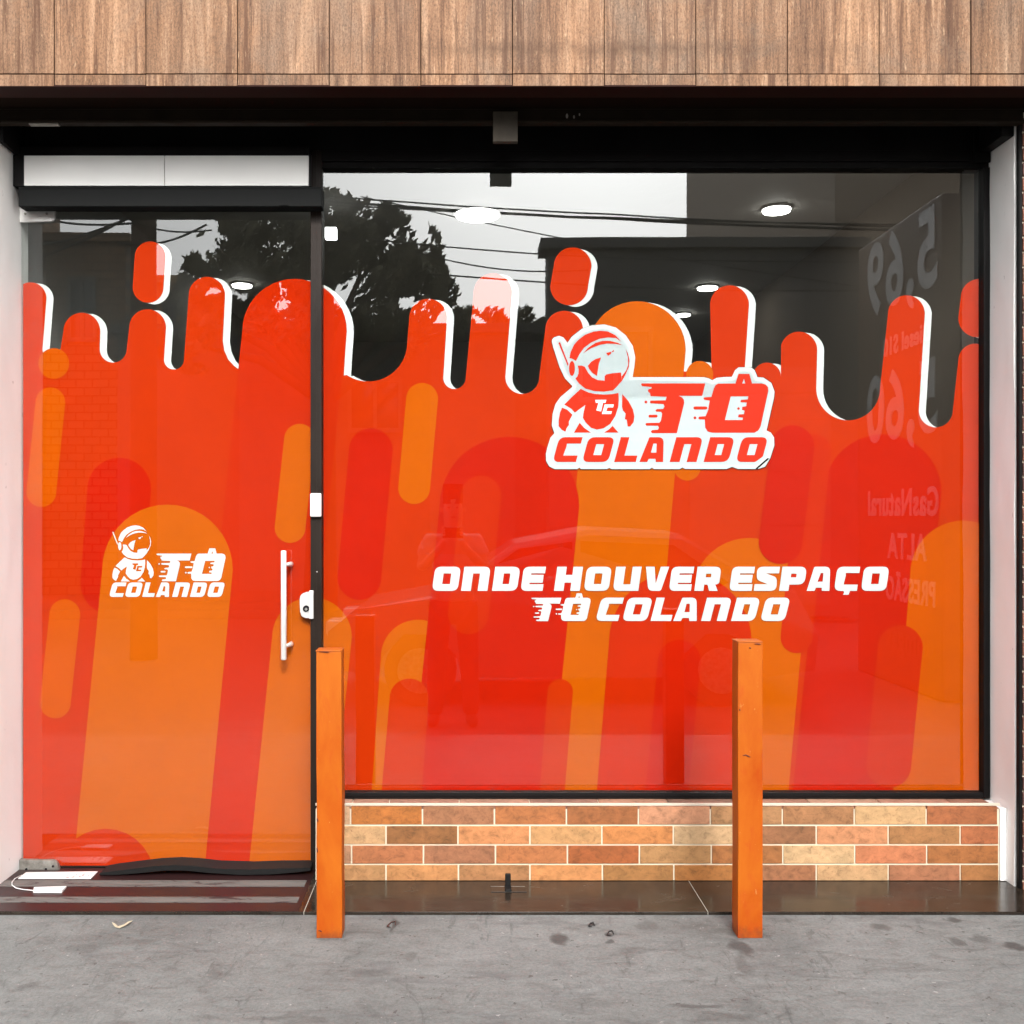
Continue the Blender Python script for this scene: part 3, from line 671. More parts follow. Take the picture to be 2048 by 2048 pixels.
bm = bmesh.new(); graphics(bm); clip(bm, gx0 + .002, gx1 - .002, gz0 + .002, gz1); obj('drip_vinyl', bm, VM, sw)
lg = bmesh.new()
back = [(190, 290), (192, 275), (205, 260), (240, 248), (272, 260), (300, 298), (330, 255), (400, 200), (470, 175), (560, 168), (640, 190), (710, 245), (760, 320), (777, 400), (770, 470), (758, 540), (1262, 540), (1295, 548), (1320, 562), (1350, 545), (1400, 539), (1458, 537), (1480, 490), (1505, 470), (1592, 470), (1618, 490), (1638, 540), (1680, 543), (1735, 580), (1758, 640), (1755, 680), (1702, 915), (1732, 930), (1755, 965), (1757, 1020), (1728, 1110), (1692, 1170), (1640, 1186), (1500, 1186), (1460, 1171), (1420, 1186), (1130, 1186), (1110, 1176), (1090, 1187), (910, 1187), (895, 1176), (880, 1187), (610, 1187), (595, 1178), (580, 1187), (395, 1187), (385, 1176), (370, 1187), (210, 1187), (172, 1168), (150, 1130), (148, 1080), (158, 1035), (180, 965), (208, 935), (190, 880), (195, 800), (215, 730), (250, 680), (330, 612), (335, 602), (282, 548), (245, 470), (200, 330)]
bk = [(1050 + x * .2847, 600 + y * .2847) for x, y in back]
cx_, cy_ = 1300, 790
fill(lg, [[(x + (1.0 if x > cx_ else -.6), y + (1.0 if y > cy_ else -.4)) for x, y in bk]], BLK, 9)  # thin dark edge painted as a shadow round the backing
fill(lg, [bk], WHT, 10)
fa_ = lambda pl: [(1080 + x * .11387, 640 + y * .11387) for x, y in pl]
def inset(pts, d):
    A = sum(pts[i][0] * pts[(i + 1) % len(pts)][1] - pts[(i + 1) % len(pts)][0] * pts[i][1] for i in range(len(pts))); sg = 1 if A > 0 else -1
    out = []
    for i in range(len(pts)):
        a, b, c_ = Vector(pts[i - 1]), Vector(pts[i]), Vector(pts[(i + 1) % len(pts)])
        u, v = (b - a).normalized(), (c_ - b).normalized(); n = (Vector((-u.y, u.x)) + Vector((-v.y, v.x)))
        if n.length > .3: out.append(tuple(b + n.normalized() * sg * d))
    return out
fill(lg, [inset([q for q in bk if not (q[1] > 930 and q[1] < 936.5)], 8.5)], ICE, 11)
for ov in ([(1112, 868), (1540, 868), (1540, 928), (1104, 928)],): pass
astro(lg, fa_, LOGO, WHT, 12)
TO(lg, 1283.7, 766.3, 1, 1, LOGO, 12)
word(lg, 'COLANDO', [(1105.6, 1165.7), (1164.6, 1230.3), (1228.8, 1275.6), (1279.5, 1334), (1340, 1407.4), (1408, 1471), (1472.6, 1537.5)], 874, 923.8, .27, LOGO, 12, True)
fill(lg, [[(1512, 937), (1536, 916), (1540, 917), (1516, 938)]], BLK, 12)
obj('logo_sticker', lg, VM, sw)
tx = bmesh.new()
xs1 = [(863.7, 922), (922, 981.6), (984, 1041), (1041.3, 1092.2), (1108.3, 1166.7), (1168, 1224.6), (1226.3, 1284.2), (1286, 1339.5), (1338.6, 1389.6), (1389.6, 1444.2), (1459.6, 1511.3), (1508.8, 1561.5), (1559.7, 1615.6), (1615.1, 1665.0), (1669.8, 1722.4), (1723.7, 1780.8)]
word(tx, 'ONDEHOUVERESPAÇO', xs1, 1133.6, 1182, .14, WHT, 10)
TO(tx, 1063.6, 1195.9, .4645, .470, WHT, 10)
word(tx, 'COLANDO', [(1191.6, 1248.7), (1245, 1306.6), (1302, 1346), (1347.3, 1400), (1403.2, 1465.3), (1463.3, 1522.4), (1521.7, 1582.6)], 1195.7, 1242.4, .26, WHT, 10)
obj('slogan_lettering', tx, VM, sw)

# ------------------------------------------------------------------ glass door
gd = empty('glass_door', (WX(42), 0, .004), 'frameless glass door with drip vinyl and white logo, closed beside the window', 'door')
dx0, dx1, dz0, dz1 = WX(42.6), WX(621.5), WZ(1734), WZ(418)
bm = bmesh.new(); box(bm, dx0, dx1, 0, .010, dz0, dz1); obj('glass_pane', bm, M_GLASS, gd)
bm = bmesh.new(); graphics(bm); clip(bm, dx0 + .001, dx1 - .001, dz0 + .001, dz1); obj('drip_vinyl', bm, VM, gd)
bm = bmesh.new()
fd = lambda pl: [(200 + .13458 * (170 + (x - 330) * .460), 1030 + .13458 * (155 + (y - 180) * .465)) for x, y in pl]
astro(bm, fd, WHT, OR, 6)
TO(bm, 311.7, 1107.4, .5425, .555, WHT, 6)
word(bm, 'COLANDO', [(215.9, 250.9), (247.4, 284.5), (282.4, 308.0), (309.7, 340), (342.4, 379.7), (378.3, 414), (412, 449)], 1165.3, 1194.2, .26, WHT, 6)
obj('logo_sticker', bm, VM, gd)
bm = bmesh.new(); prism(bm, rp([(WX(42.5), WZ(447)), (WX(42.5), WZ(417)), (WX(112), WZ(417)), (WX(112), WZ(444), .012)]), 1, -.014, -.001, .0015); h = obj('hinge_plate', bm, M_ALUW, gd)
for a_ in (54, 97):
    bm = bmesh.new(); tube(bm, [(WX(a_), -.0165, WZ(430)), (WX(a_), -.0135, WZ(430))], .0042, 12); obj('bolt', bm, M_STEELD, h)
bm = bmesh.new(); prism(bm, rp([(WX(42), WZ(1745)), (WX(42), WZ(1716)), (WX(116), WZ(1718), .014), (WX(125), WZ(1744))]), 1, -.017, -.001, .002); h = obj('hinge_plate', bm, M_STEELD, gd)
for a_ in (57, 96, 110):
    bm = bmesh.new(); tube(bm, [(WX(a_), -.0195, WZ(1735 if a_ < 100 else 1729)), (WX(a_), -.0165, WZ(1735 if a_ < 100 else 1729))], .0042, 12); obj('bolt', bm, M_DARK, h)
bm = bmesh.new(); hx = WX(567.3, 3.545)
tube(bm, [(hx, -.055, WZ(1320, 3.545)), (hx, -.055, WZ(1318, 3.545)), (hx, -.055, WZ(1103, 3.545)), (hx, -.055, WZ(1101, 3.545))], [.0085, .0100, .0100, .0085], 20); hd = obj('handle', bm, M_ALUW, gd)
for yy in (1128, 1288):
    bm = bmesh.new(); tube(bm, [(hx + .016, -.0005, WZ(yy)), (hx + .016, -.012, WZ(yy)), (hx + .012, -.035, WZ(yy)), (hx, -.053, WZ(yy))], [.0095, .0085, .0070, .0065], 14); obj('handle_mount', bm, M_ALUW, hd)
bm = bmesh.new(); prism(bm, rp([(WX(625.5), WZ(1236)), (WX(603), WZ(1234), .022), (WX(601), WZ(1186), .03), (WX(625.5), WZ(1182))]), 1, -.024, -.0005, .003); lk = obj('lock', bm, M_ALUW, gd)
bm = bmesh.new(); box(bm, WX(621), WX(629.5), -.034, -.0225, WZ(1236), WZ(1180), .0015); obj('strike_plate', bm, M_ALUW, lk)
bm = bmesh.new(); tube(bm, [(WX(614.5), -.0275, WZ(1216)), (WX(614.5), -.0235, WZ(1216))], .0115, 18); cy = obj('lock_cylinder', bm, M_DARK, lk)
bm = bmesh.new(); tube(bm, [(WX(614.5), -.0295, WZ(1217)), (WX(614.5), -.0265, WZ(1217))], .0048, 12); obj('key_slot', bm, M_ALU, lk)
# wavy rubber sweep
bm = bmesh.new(); pr = []
ups = [(198, 1747), (215, 1744), (260, 1738), (310, 1732), (350, 1730), (385, 1732), (430, 1737), (500, 1739), (560, 1737), (621, 1736)]
los = [(198, 1751), (230, 1750), (280, 1746), (330, 1741), (370, 1741), (420, 1746), (480, 1750), (540, 1749), (600, 1744), (621, 1742)]
prism(bm, [(WX(x, 3.515), WZ(y, 3.515)) for x, y in ups] + [(WX(x, 3.515), max(.0028, WZ(y, 3.515))) for x, y in reversed(los)], 1, -.085, -.0005, .002)
obj('rubber_sweep', bm, M_RUBBER, gd, smooth=False)
bm = bmesh.new(); box(bm, dx0 + .09, dx1, .003, .02, .0016, dz0 - .0005); obj('bottom_seal', bm, M_RUBBER, gd)
# header bar with closer, and the white panel above
tb = empty('door_header_bar', (WX(340), -.06, WZ(415)), 'dark grey metal closer bar across the top of the glass door', 'header bar')
bm = bmesh.new(); box(bm, WX(36.5, 3.52), WX(643.5, 3.52), -.08, -.0225, WZ(413, 3.52), WZ(373, 3.52), .003); obj('bar', bm, M_DKGREY, tb)
bm = bmesh.new(); box(bm, WX(36.5, 3.52), WX(643.5, 3.52), -.0815, -.0795, WZ(376.5, 3.52), WZ(375, 3.52)); box(bm, WX(560, 3.52), WX(577, 3.52), -.0835, -.0795, WZ(411, 3.52), WZ(408, 3.52)); obj('ridge', bm, M_DKGREY, tb)
bm = bmesh.new(); box(bm, XL + .004, WX(622), -.0224, .04, WZ(417.5), WZ(376), .001); obj('back_rail', bm, M_BRONZE, tb)
tp = empty('transom_panel', (WX(332), -.07, WZ(370)), 'pair of white transom boards above the dark closer bar', 'panel')
for a_, b_ in ((48, 328.4), (329.6, 617)):
    bm = bmesh.new(); box(bm, WX(a_, 3.53), WX(b_, 3.53), -.070, -.058, WZ(371.5, 3.53), WZ(311, 3.53), .0012); obj('board', bm, M_PANEL, tp)
bm = bmesh.new(); box(bm, XL + .002, WX(621.5), -.0575, .05, WZ(371.0, 3.53), WZ(305) - .0006); box(bm, XL + .002, WX(47, 3.53), -.066, -.058, WZ(371.2, 3.53), WZ(309, 3.53)); box(bm, WX(618, 3.53), WX(621.4, 3.53), -.066, -.058, WZ(371.2, 3.53), WZ(309, 3.53)); obj('surround', bm, M_BLACK, tp)

# ------------------------------------------------------------------ bollards
def bollard(x0, x1, yf, dep, ztop, tilt, label, marks=()):
    cx = (x0 + x1) / 2
    e = empty('bollard', (cx, yf + dep / 2, -.010), label, 'bollard', 'orange square steel bollards on the pavement')
    bm = bmesh.new(); box(bm, x0, x1, yf, yf + dep, -.012, ztop, .0022)
    bmesh.ops.subdivide_edges(bm, edges=[e_ for e_ in bm.edges if abs(e_.verts[0].co.z - e_.verts[1].co.z) > .5], cuts=40)
    for v in bm.verts:
        s = noise.noise(Vector((v.co.x * 3, v.co.y * 3, v.co.z * 6))) * .0016; v.co.x += s; v.co.y += s * .6
    obj('post', bm, M_ORPAINT, e)
    bm = bmesh.new(); box(bm, x0 - .0012, x1 + .0012, yf - .0012, yf + dep + .0012, ztop + .0002, ztop + .0035, .0014); obj('cap', bm, M_ORPAINT, e)
    for (gx, gz, gl, ga) in marks:
        bm = bmesh.new(); c0 = P(gx, gz, DB)
        tube(bm, [(c0.x - gl / 2, yf - .0006, c0.z + ga * .3), (c0.x - gl * .1, yf - .0012, c0.z + ga), (c0.x + gl * .25, yf - .0012, c0.z - ga * .2), (c0.x + gl / 2, yf - .0006, c0.z - ga)], [.0006, .0018, .0022, .0006], 7)
        obj('gouge', bm, M_RUST, e)
    e.rotation_euler = (0, tilt, 0)
DB = 3.024
M_RUST = mat('rust_gouge', (.10, .018, .008, 1), .9)
bollard(WX(633, DB), WX(684, DB), CAMY + DB, .068, WZ(1303, DB), R(-.12), 'orange square bollard in front of the door edge, slightly lower top', [(635, 1640, .005, .006), (634.5, 1700, .004, .008), (640, 1862, .012, .002), (650, 1304, .03, .0008)])
bollard(WX(1476, DB), WX(1525.5, DB), CAMY + DB, .068, WZ(1285, DB), 0, 'orange square bollard in front of the big window and tiled wall', [(1493, 1512, .024, .0035), (1500, 1296, .006, .001), (1515, 1288, .02, .0008), (1479, 1420, .003, .003)])

# ------------------------------------------------------------------ small things on the step
def gp(px, py, z=0):                    # ground point under a pixel at height z
    d = (EYE - z) * FPX / (py - VY); return Vector((WX(px, d), CAMY + d, z))
# shutter floor catch
fc = gp(1016, 1778)
e = empty('floor_catch', fc, 'small black upright shutter catch on the granite step', 'floor catch')
bm = bmesh.new(); box(bm, fc.x - .0095, fc.x + .0095, fc.y + .0, fc.y + .012, .002, .050, .003); box(bm, fc.x - .011, fc.x + .011, fc.y - .032, fc.y + .012, .0015, .010, .003); obj('peg', bm, M_RUBBER, e)
bm = bmesh.new(); box(bm, fc.x - .058, fc.x + .062, fc.y - .030, fc.y + .020, .0004, .0016, .0005); obj('base_plate', bm, M_GRAN, e)
bm = bmesh.new(); box(bm, fc.x - .058, fc.x + .058, fc.y + .018, fc.y + .0205, .0005, .0022); obj('plate_edge', bm, M_STEELD, e)
# fallen strip-light / label pieces by the hinge
def flat(name, pxs, z, th, m, parent):
    bm = bmesh.new(); pts = [gp(x, y, z) for x, y in pxs]
    prism(bm, [(p.x, p.y) for p in pts], 2, z, z + th, .0006); return obj(name, bm, m, parent)
M_LBL = mat('printed_label', rough=.5); N = NB(M_LBL)
chk = N.noise(N.pos((1, .25, 1)), 95, 2); N.out(N.ramp(chk, [(.40, (.35, .30, .30, 1)), (.47, (.84, .83, .80, 1))]))
b0 = gp(110, 1752)
e = empty('label_plate', (b0.x, b0.y, .0012), 'white printed plate lying under the lower door hinge', 'plate')
flat('plate', [(36, 1758), (52, 1746), (196, 1744), (182, 1758)], .0014, .003, M_WPLASTIC, e)
flat('print', [(126, 1756), (134, 1747), (184, 1746), (176, 1756)], .0046, .0004, M_LBL, e)
b0 = gp(98, 1781)
e = empty('magnetic_contact', (b0.x, b0.y, .0012), 'small white cable contact on the doorstep at the end of a thin white wire', 'sensor')
flat('contact_bar', [(66, 1786), (68, 1778), (133, 1776), (124, 1786)], .0014, .007, M_WPLASTIC, e)
bm = bmesh.new()
pts = [gp(*q, .004) for q in [(44, 1750), (30, 1757), (24, 1764), (24, 1770), (32, 1776), (46, 1779), (68, 1781)]]
tube(bm, [p for p in pts], .0016, 8); obj('cable', bm, M_WPLASTIC, e)
# dry leaf on the pavement
lf = gp(240, 1853, -.01)
bm = bmesh.new()
L = [(-.030, .010), (-.018, .004), (-.004, -.004), (.004, .002), (.012, .001), (.018, .014), (.030, .018), (.020, -.004), (.006, -.014), (-.010, -.010), (-.022, .000)]
top = [bm.verts.new((lf.x + x, lf.y + y * 1.5, -.008 + .006 * abs(math.sin(x * 60)))) for x, y in L]; bot = [bm.verts.new(v.co - Vector((0, 0, .0012))) for v in top]
bm.faces.new(top); bm.faces.new(bot[::-1])
for i in range(len(L)): bm.faces.new((top[i], bot[i], bot[(i + 1) % len(L)], top[(i + 1) % len(L)]))
tag(obj('dry_leaf', bm, mat('dry_leaf', (.40, .35, .25, 1), .7), loc=(lf.x, lf.y, -.009)), 'pale curled dry leaf on the grey pavement before the door', 'leaf')
k = 0
for (x, y, s, lab, cmat) in ((787, 1850, .012, 'curled dark brown twig bit on the pavement right of the door side bollard', (.05, .02, .015, 1)), (1186, 1851, .009, 'black scrap on pavement left of the window bollard', (.015, .012, .012, 1)), (1224, 1868, .010, 'thin black splinter on pavement near the window bollard', (.02, .015, .015, 1))):
    p = gp(x, y, -.008); bm = bmesh.new(); random.seed(x)
    pp = [p + Vector((s * math.cos(t * 1.1) * (.5 + .35 * t), s * 3.0 * math.sin(t * 1.25) * .8, .001 * t)) for t in range(5)]
    tube(bm, pp, [.0016, .0024, .0020, .0026, .001], 6)
    tag(obj('litter_scrap', bm, mat('litter_dark', cmat, .8), loc=p), lab, 'litter', 'dark scraps of litter on the pavement')

# ------------------------------------------------------------------ interior of the shop
si = empty('shop_interior', (.2, 2.5, 0), 'dim grey shop room seen through the clear top of the glass', 'room')
bm = bmesh.new(); box(bm, -1.75, 2.05, .051, 6.2, -.05, .0005); obj('floor', bm, M_INT, si)
ZC = EYE + 1.45
bm = bmesh.new(); box(bm, -1.75, 2.05, .051, 6.2, ZC, ZC + .05); obj('ceiling', bm, M_INTC, si)
bm = bmesh.new(); box(bm, -1.9, -1.62, .061, 6.2, 0, ZC - .0005); obj('wall', bm, M_INT, si)
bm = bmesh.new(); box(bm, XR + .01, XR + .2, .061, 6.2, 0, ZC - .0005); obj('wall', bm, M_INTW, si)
bm = bmesh.new()
yb_ = 4.6; db = 8.2
ox0, ox1, oz = WX(1395, db), WX(1650, db), WZ(630, db)
box(bm, -1.62, ox0, yb_, yb_ + .12, .001, ZC - .0006); box(bm, ox1, XR + .01, yb_, yb_ + .12, .001, ZC - .0006); box(bm, ox0, ox1, yb_, yb_ + .12, oz, ZC - .0006)
obj('back_wall', bm, M_INT, si)
bm = bmesh.new(); box(bm, -1.62, XR + .01, 6.05, 6.19, .001, ZC - .0006); obj('rear_wall', bm, M_GREYW, si)
lamps = [(955, 425, .100), (1553, 415, .062), (1415, 572, .060), (1367, 626, .045), (484, 567, .058)]
labs = ['round ceiling lamp seen over the tree reflection, largest of the lit lamps', 'bright round ceiling lamp at the upper right of the window, nearest the pale wall', 'round ceiling lamp just left of the tall narrow red drip', 'smallest round ceiling lamp beside the orange dome', 'round ceiling lamp seen through the glass door']
lo = None
for (x, y, r), lb in zip(lamps, labs):
    d = 1.45 * FPX / (VY - y); p = P(x, y, d)
    e = empty('ceiling_lamp', (p.x, p.y, ZC), lb, 'ceiling lamp', 'round lamps in the shop ceiling')
    bm = bmesh.new(); tube(bm, [(p.x, p.y, ZC - .001), (p.x, p.y, ZC - .012)], r * 1.12, 28); obj('lamp_rim', bm, M_ALUW, e)
    bm = bmesh.new(); tube(bm, [(p.x, p.y, ZC - .0125), (p.x, p.y, ZC - .020)], r, 28); obj('diffuser', bm, M_LAMP, e)
# small white wall device inside, its brightness put in as a glow
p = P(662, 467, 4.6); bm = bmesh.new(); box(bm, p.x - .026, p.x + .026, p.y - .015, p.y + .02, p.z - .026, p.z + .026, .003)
tag(obj('alarm_sensor', bm, emis('white_sensor_glow', (1, 1, 1, 1), 1.2), loc=p), 'small white square alarm sensor inside by the window mullion', 'sensor')

# ------------------------------------------------------------------ the street behind the camera (seen only mirrored in the glass)
def mbox(bm, x0, x1, y0, y1, d, depth, zlow=None, mi=0, bev=0):
    X0, X1 = WX(x0, d), WX(x1, d); Z1, Z0 = WZ(y0, d), (WZ(y1, d) if zlow is None else zlow); Y = -(d - 3.6)
    box(bm, X0, X1, Y - depth, Y, Z0, Z1, bev, mi)
M_WIN = mat('dark_window', (.02, .025, .03, 1), .1)
M_SHUT = mat('pale_shutter', (.14, .14, .135, 1), .5)
def house(label, x0, x1, top, d, m, wins, depth=7, doors=()):
    e = empty('building', (WX((x0 + x1) / 2, d), -(d - 3.6) - depth / 2, -.16), label, 'building')
    bm = bmesh.new(); mbox(bm, x0, x1, top, 0, d, depth, -.2); obj('wall', bm, m, e)
    bm = bmesh.new(); Z = WZ(top, d); box(bm, WX(x0, d) - .12, WX(x1, d) + .12, -(d - 3.6) - depth, -(d - 3.6) + .14, Z + .001, Z + .16, .01); obj('parapet', bm, m, e)
    for (a, b, c_, f) in wins:
        bm = bmesh.new(); X0, X1, Z0, Z1 = WX(a, d), WX(b, d), WZ(f, d), WZ(c_, d); Y = -(d - 3.6)
        box(bm, X0, X1, Y + .001, Y + .04, Z0, Z1); wn = obj('window', bm, M_WIN, e)
        bm = bmesh.new()
        for q in (X0, (X0 + X1) / 2, X1): box(bm, q - .03, q + .03, Y + .0405, Y + .07, Z0, Z1)
        for q in (Z0, Z1): box(bm, X0 - .04, X1 + .04, Y + .0705, Y + .09, q - .04, q + .04)
        obj('frame', bm, M_SHUT, wn)
    for (a, b, c_, f) in doors:
        bm = bmesh.new(); Y = -(d - 3.6)
        z = WZ(f, d)
        while z < WZ(c_, d): box(bm, WX(a, d), WX(b, d), Y + .001, Y + .03, z, z + .392, .004); z += .4
        obj('garage_door', bm, M_SHUT, e)
    return e
house('beige rendered block rising behind the grey workshop, mirrored in the window', 1670, 2600, -300, 15.8, M_BEIGE, [(1750, 1860, 60, 300), (2000, 2110, 60, 300)], 10.6)
house('grey single storey workshop across the street, mirrored in the window', 1097, 1720, 500, 15.2, M_GREYW, [(1160, 1300, 660, 800)], .5, doors=((1380, 1660, 780, 1210),))
house('low dark grey garage wall across the street, mirrored in the window', 235, 1130, 668, 17.5, M_GREYW, [(700, 800, 760, 860)], 5, doors=((480, 640, 740, 1180), (860, 1030, 740, 1180)))
house('brown brick house with flat top mirrored in the glass door', 90, 250, 486, 19, M_BROWNW, [(140, 190, 560, 680)], 1.2)
house('taller brown brick house mirrored at the hinge side of the door', -520, 20, 150, 17.5, M_BROWNW, [(-140, -40, 300, 480)], 2.2)
house('narrow tan house mirrored beside the utility pole', 243, 372, 570, 20.5, M_TAN, [(330, 352, 610, 690)], 1.0)
# trees: leaf clumps
def leafmat(name, a, b):
    m = mat(name, rough=.6, spec=.3); N = NB(m); N.out(N.ramp(N.noise(N.pos(), 2.5, 5), [(.3, a), (.7, b)])); return m
M_LEAF = leafmat('dark_foliage', (.07, .07, .045, 1), (.27, .25, .16, 1)); M_BARK = mat('bark', (.09, .06, .04, 1), .9)
def tree(label, centers, trunk, d, nleaf, ls, seed):
    rnd = random.Random(seed); Y = -(d - 3.6)
    c0 = MR(*trunk[0], d); e = empty('tree', (c0.x, Y, -.16), label, 'tree', 'trees across the street')
    bm = bmesh.new()
    for (px, py, rr) in centers:
        c = MR(px, py, d); r = rr * d / FPX
        c.y += rnd.uniform(-.5, .5) * r
        for _ in range(int(nleaf * rr * rr / 3600)):
            v = Vector((rnd.gauss(0, 1), rnd.gauss(0, 1), rnd.gauss(0, 1))).normalized() * r * (rnd.random() ** .33)
            if noise.noise((c + v) * 1.9) < (-.14 if py < 500 else .07): continue
            q = c + v; n = Vector((rnd.gauss(0, 1), rnd.gauss(0, 1), rnd.gauss(0, .7))).normalized(); t = n.orthogonal().normalized(); u = n.cross(t)
            s = ls * rnd.uniform(.6, 1.4)
            bm.faces.new([bm.verts.new(q + t * s), bm.verts.new(q + u * s * .45), bm.verts.new(q - t * s), bm.verts.new(q - u * s * .45)])
    o = obj('crown', bm, M_LEAF, e)
    bm = bmesh.new(); tp = MR(*trunk[1], d)
    tube(bm, [(c0.x, Y, -.16), (c0.x * .9 + tp.x * .1, Y, 1.5), ((c0.x + tp.x) / 2, Y, (tp.z) / 2 + .6), (tp.x, Y, tp.z)], [.28, .22, .17, .06], 12)
    for (px, py, rr) in centers[::2]:
        c = MR(px, py, d); m0 = Vector(((c0.x + tp.x) / 2, Y, tp.z / 2 + .6)); tube(bm, [m0, (m0 + c) / 2 + Vector((0, 0, .2)), c], [.11, .07, .02], 8)
    obj('trunk', bm, M_BARK, e)
tree('big dark round tree mirrored in the window and door', [(560, 520, 110), (660, 470, 90), (740, 490, 95), (810, 520, 80), (850, 600, 70), (700, 600, 110), (600, 620, 100), (470, 600, 80), (440, 500, 60), (500, 450, 60), (900, 660, 45), (800, 660, 60), (420, 640, 60), (375, 620, 55), (430, 570, 65), (345, 680, 50), (390, 690, 60), (600, 430, 60)], ((640, 1150), (660, 560)), 15.6, 1500, .075, 3)
tree('small bushy tree mirrored beside the grey workshop', [(1055, 650, 36), (1085, 665, 32), (1020, 665, 30), (985, 640, 26), (955, 655, 26), (930, 640, 30), (1000, 690, 34), (960, 700, 36)], ((1060, 1150), (1060, 660)), 18.5, 2600, .07, 5)
# pole and wires
pb = MR(287, 1200, 11.2)
e = empty('utility_pole', (pb.x, pb.y, -.3), 'brown utility pole with crossarm mirrored in the glass door', 'utility pole')
bm = bmesh.new(); tube(bm, [(pb.x, pb.y, -.3), (pb.x, pb.y, 4), (pb.x, pb.y, 9.5)], [.15, .14, .11], 16); obj('pole', bm, M_BARK, e)
bm = bmesh.new(); box(bm, pb.x - .9, pb.x + .9, pb.y - .05, pb.y + .05, 8.2, 8.32, .01); obj('crossarm', bm, M_BARK, e)
M_CABLE = mat('black_cable', (.012, .012, .012, 1), .6)
wires = [((645, 380), (1700, 440), 12, .010), ((645, 390), (1700, 447), 12, .016), ((645, 397), (1690, 437), 12, .010), ((860, 480), (1500, 512), 12, .009), ((905, 512), (1100, 532), 12, .009),
         ((1000, 440), (1700, 560), 12, .007), ((1100, 555), (1710, 570), 12, .010), ((103, 470), (262, 432), 11, .016), ((103, 490), (270, 424), 11, .014), ((112, 425), (262, 445), 11, .012),
         ((150, 415), (262, 425), 11, .014), ((312, 440), (420, 460), 11, .010), ((312, 470), (410, 450), 11, .012)]
WL = ['topmost overhead cable mirrored across the window sky', 'thickest overhead cable of the close top trio, middle of the trio', 'lowest cable of the close top trio over the tree reflection', 'overhead cable mirrored just above the grey workshop roof', 'short steep overhead cable below the roofline cable, ending at the workshop', 'thin overhead cable sloping down from the sky across the beige block', 'overhead cable mirrored across the grey workshop wall',
      'lowest cable left of the pole, rising to the right', 'steeper cable left of the pole, just above the lowest', 'cable left of the pole that falls towards the pole', 'nearly level topmost cable left of the pole', 'cable right of the pole falling towards the tree', 'cable right of the pole rising towards the tree']
for i, (a, b, d, r) in enumerate(wires):
    A, B = MR(*a, d), MR(*b, d); ext = (B - A) * .8
    A2, B2 = (A - ext * .5, B + ext * .5) if i < 7 else (A - ext, B + ext * .05)
    pts = []
    for k in range(17):
        t = k / 16; p = A2.lerp(B2, t); p.z -= .10 * math.sin(math.pi * t); pts.append(p)
    bm = bmesh.new(); tube(bm, pts, r, 6)
    tag(obj('power_line', bm, M_CABLE, loc=A2), WL[i], 'cable', 'overhead cables across the street')
# fuel price board, face towards -X, reading left to right away from the shop
M_BRDBG = mat('price_board_brown', (.17, .12, .095, 1), .5); M_BRDW = mat('price_board_grey', (.80, .80, .82, 1), .5); M_BRDR = mat('price_board_panel', (.22, .15, .11, 1), .5)
bx, by0, by1 = 4.05, -4.95, -6.80; zt, zbm = EYE + 2.78, -.16
e = empty('price_board', (bx, (by0 + by1) / 2, -.3), 'brown fuel price board with grey digits mirrored at the right of the window', 'sign')
bm = bmesh.new(); box(bm, bx, bx + .25, by1, by0, -.3, zt, .02); obj('body', bm, M_BRDBG, e)
def mid(y): return 0
def text(s, size, z, y0, m, sx=1, name='lettering'):
    c = bpy.data.curves.new(name, 'FONT'); c.body = s; c.size = size; c.extrude = .004; c.align_x = 'LEFT'; c.offset = size * .022; c.space_character = 1.08
    o = bpy.data.objects.new(name, c); COL.objects.link(o)
    o.rotation_euler = (R(90), 0, R(-90)); o.scale = (sx, 1, 1); o.location = (bx - .005, y0, z)
    bpy.context.view_layer.update()
    me = bpy.data.meshes.new_from_object(o.evaluated_get(bpy.context.evaluated_depsgraph_get())); mw = o.matrix_world.copy()
    bpy.data.objects.remove(o); me.transform(mw); me.transform(Matrix.Translation(-wloc(e))); me.materials.clear(); me.materials.append(m)
    o2 = bpy.data.objects.new(name, me); COL.objects.link(o2); o2.parent = e; return o2
text('5,69', .95, EYE + 2.05, by0 - .06, M_BRDW, .88)
text('5,60', .90, EYE + .78, by0 - .06, M_BRDW, .92)
text('GasNatural', .34, EYE + .05, by0 - .06, M_BRDW, .88)
text('ALTA', .34, EYE - .36, by0 - .30, M_BRDW, .9)
text('PRESSÃO', .30, EYE - .75, by0 - .12, M_BRDW, .80)
text('comgás', .32, EYE - 1.20, by0 - .14, M_BRDR, .95)
text('Diesel S10', .24, EYE + 1.58, by0 - .2, M_BRDW, .9)

# ------------------------------------------------------------------ parked car behind the photographer
M_CARP = mat('silver_car_paint', (.16, .16, .165, 1), .3, .2, coat=.5); M_TYRE = mat('tyre', (.02, .02, .02, 1), .8); M_CGL = mat('car_glass', (.02, .022, .025, 1), .05)
cx0, cyn, cz = -1.15, -4.75, -.30
car = empty('parked_car', (cx0 + 2.0, cyn - .85, cz), 'grey hatchback parked behind the photographer, mirrored faintly in the vinyl', 'car')
prof = [(0, .32), (.02, .62), (.25, .80), (.95, .93), (1.55, 1.34), (2.2, 1.46), (3.0, 1.42), (3.65, 1.05), (4.0, .95), (4.08, .60), (4.05, .30), (3.62, .24), (3.58, .42), (3.40, .60), (3.15, .60), (2.96, .42), (2.92, .24), (1.12, .24), (1.08, .42), (.90, .60), (.65, .60), (.47, .42), (.43, .24)]
prof_t = [(x, z) for x, z in prof]
bm = bmesh.new(); secs = []
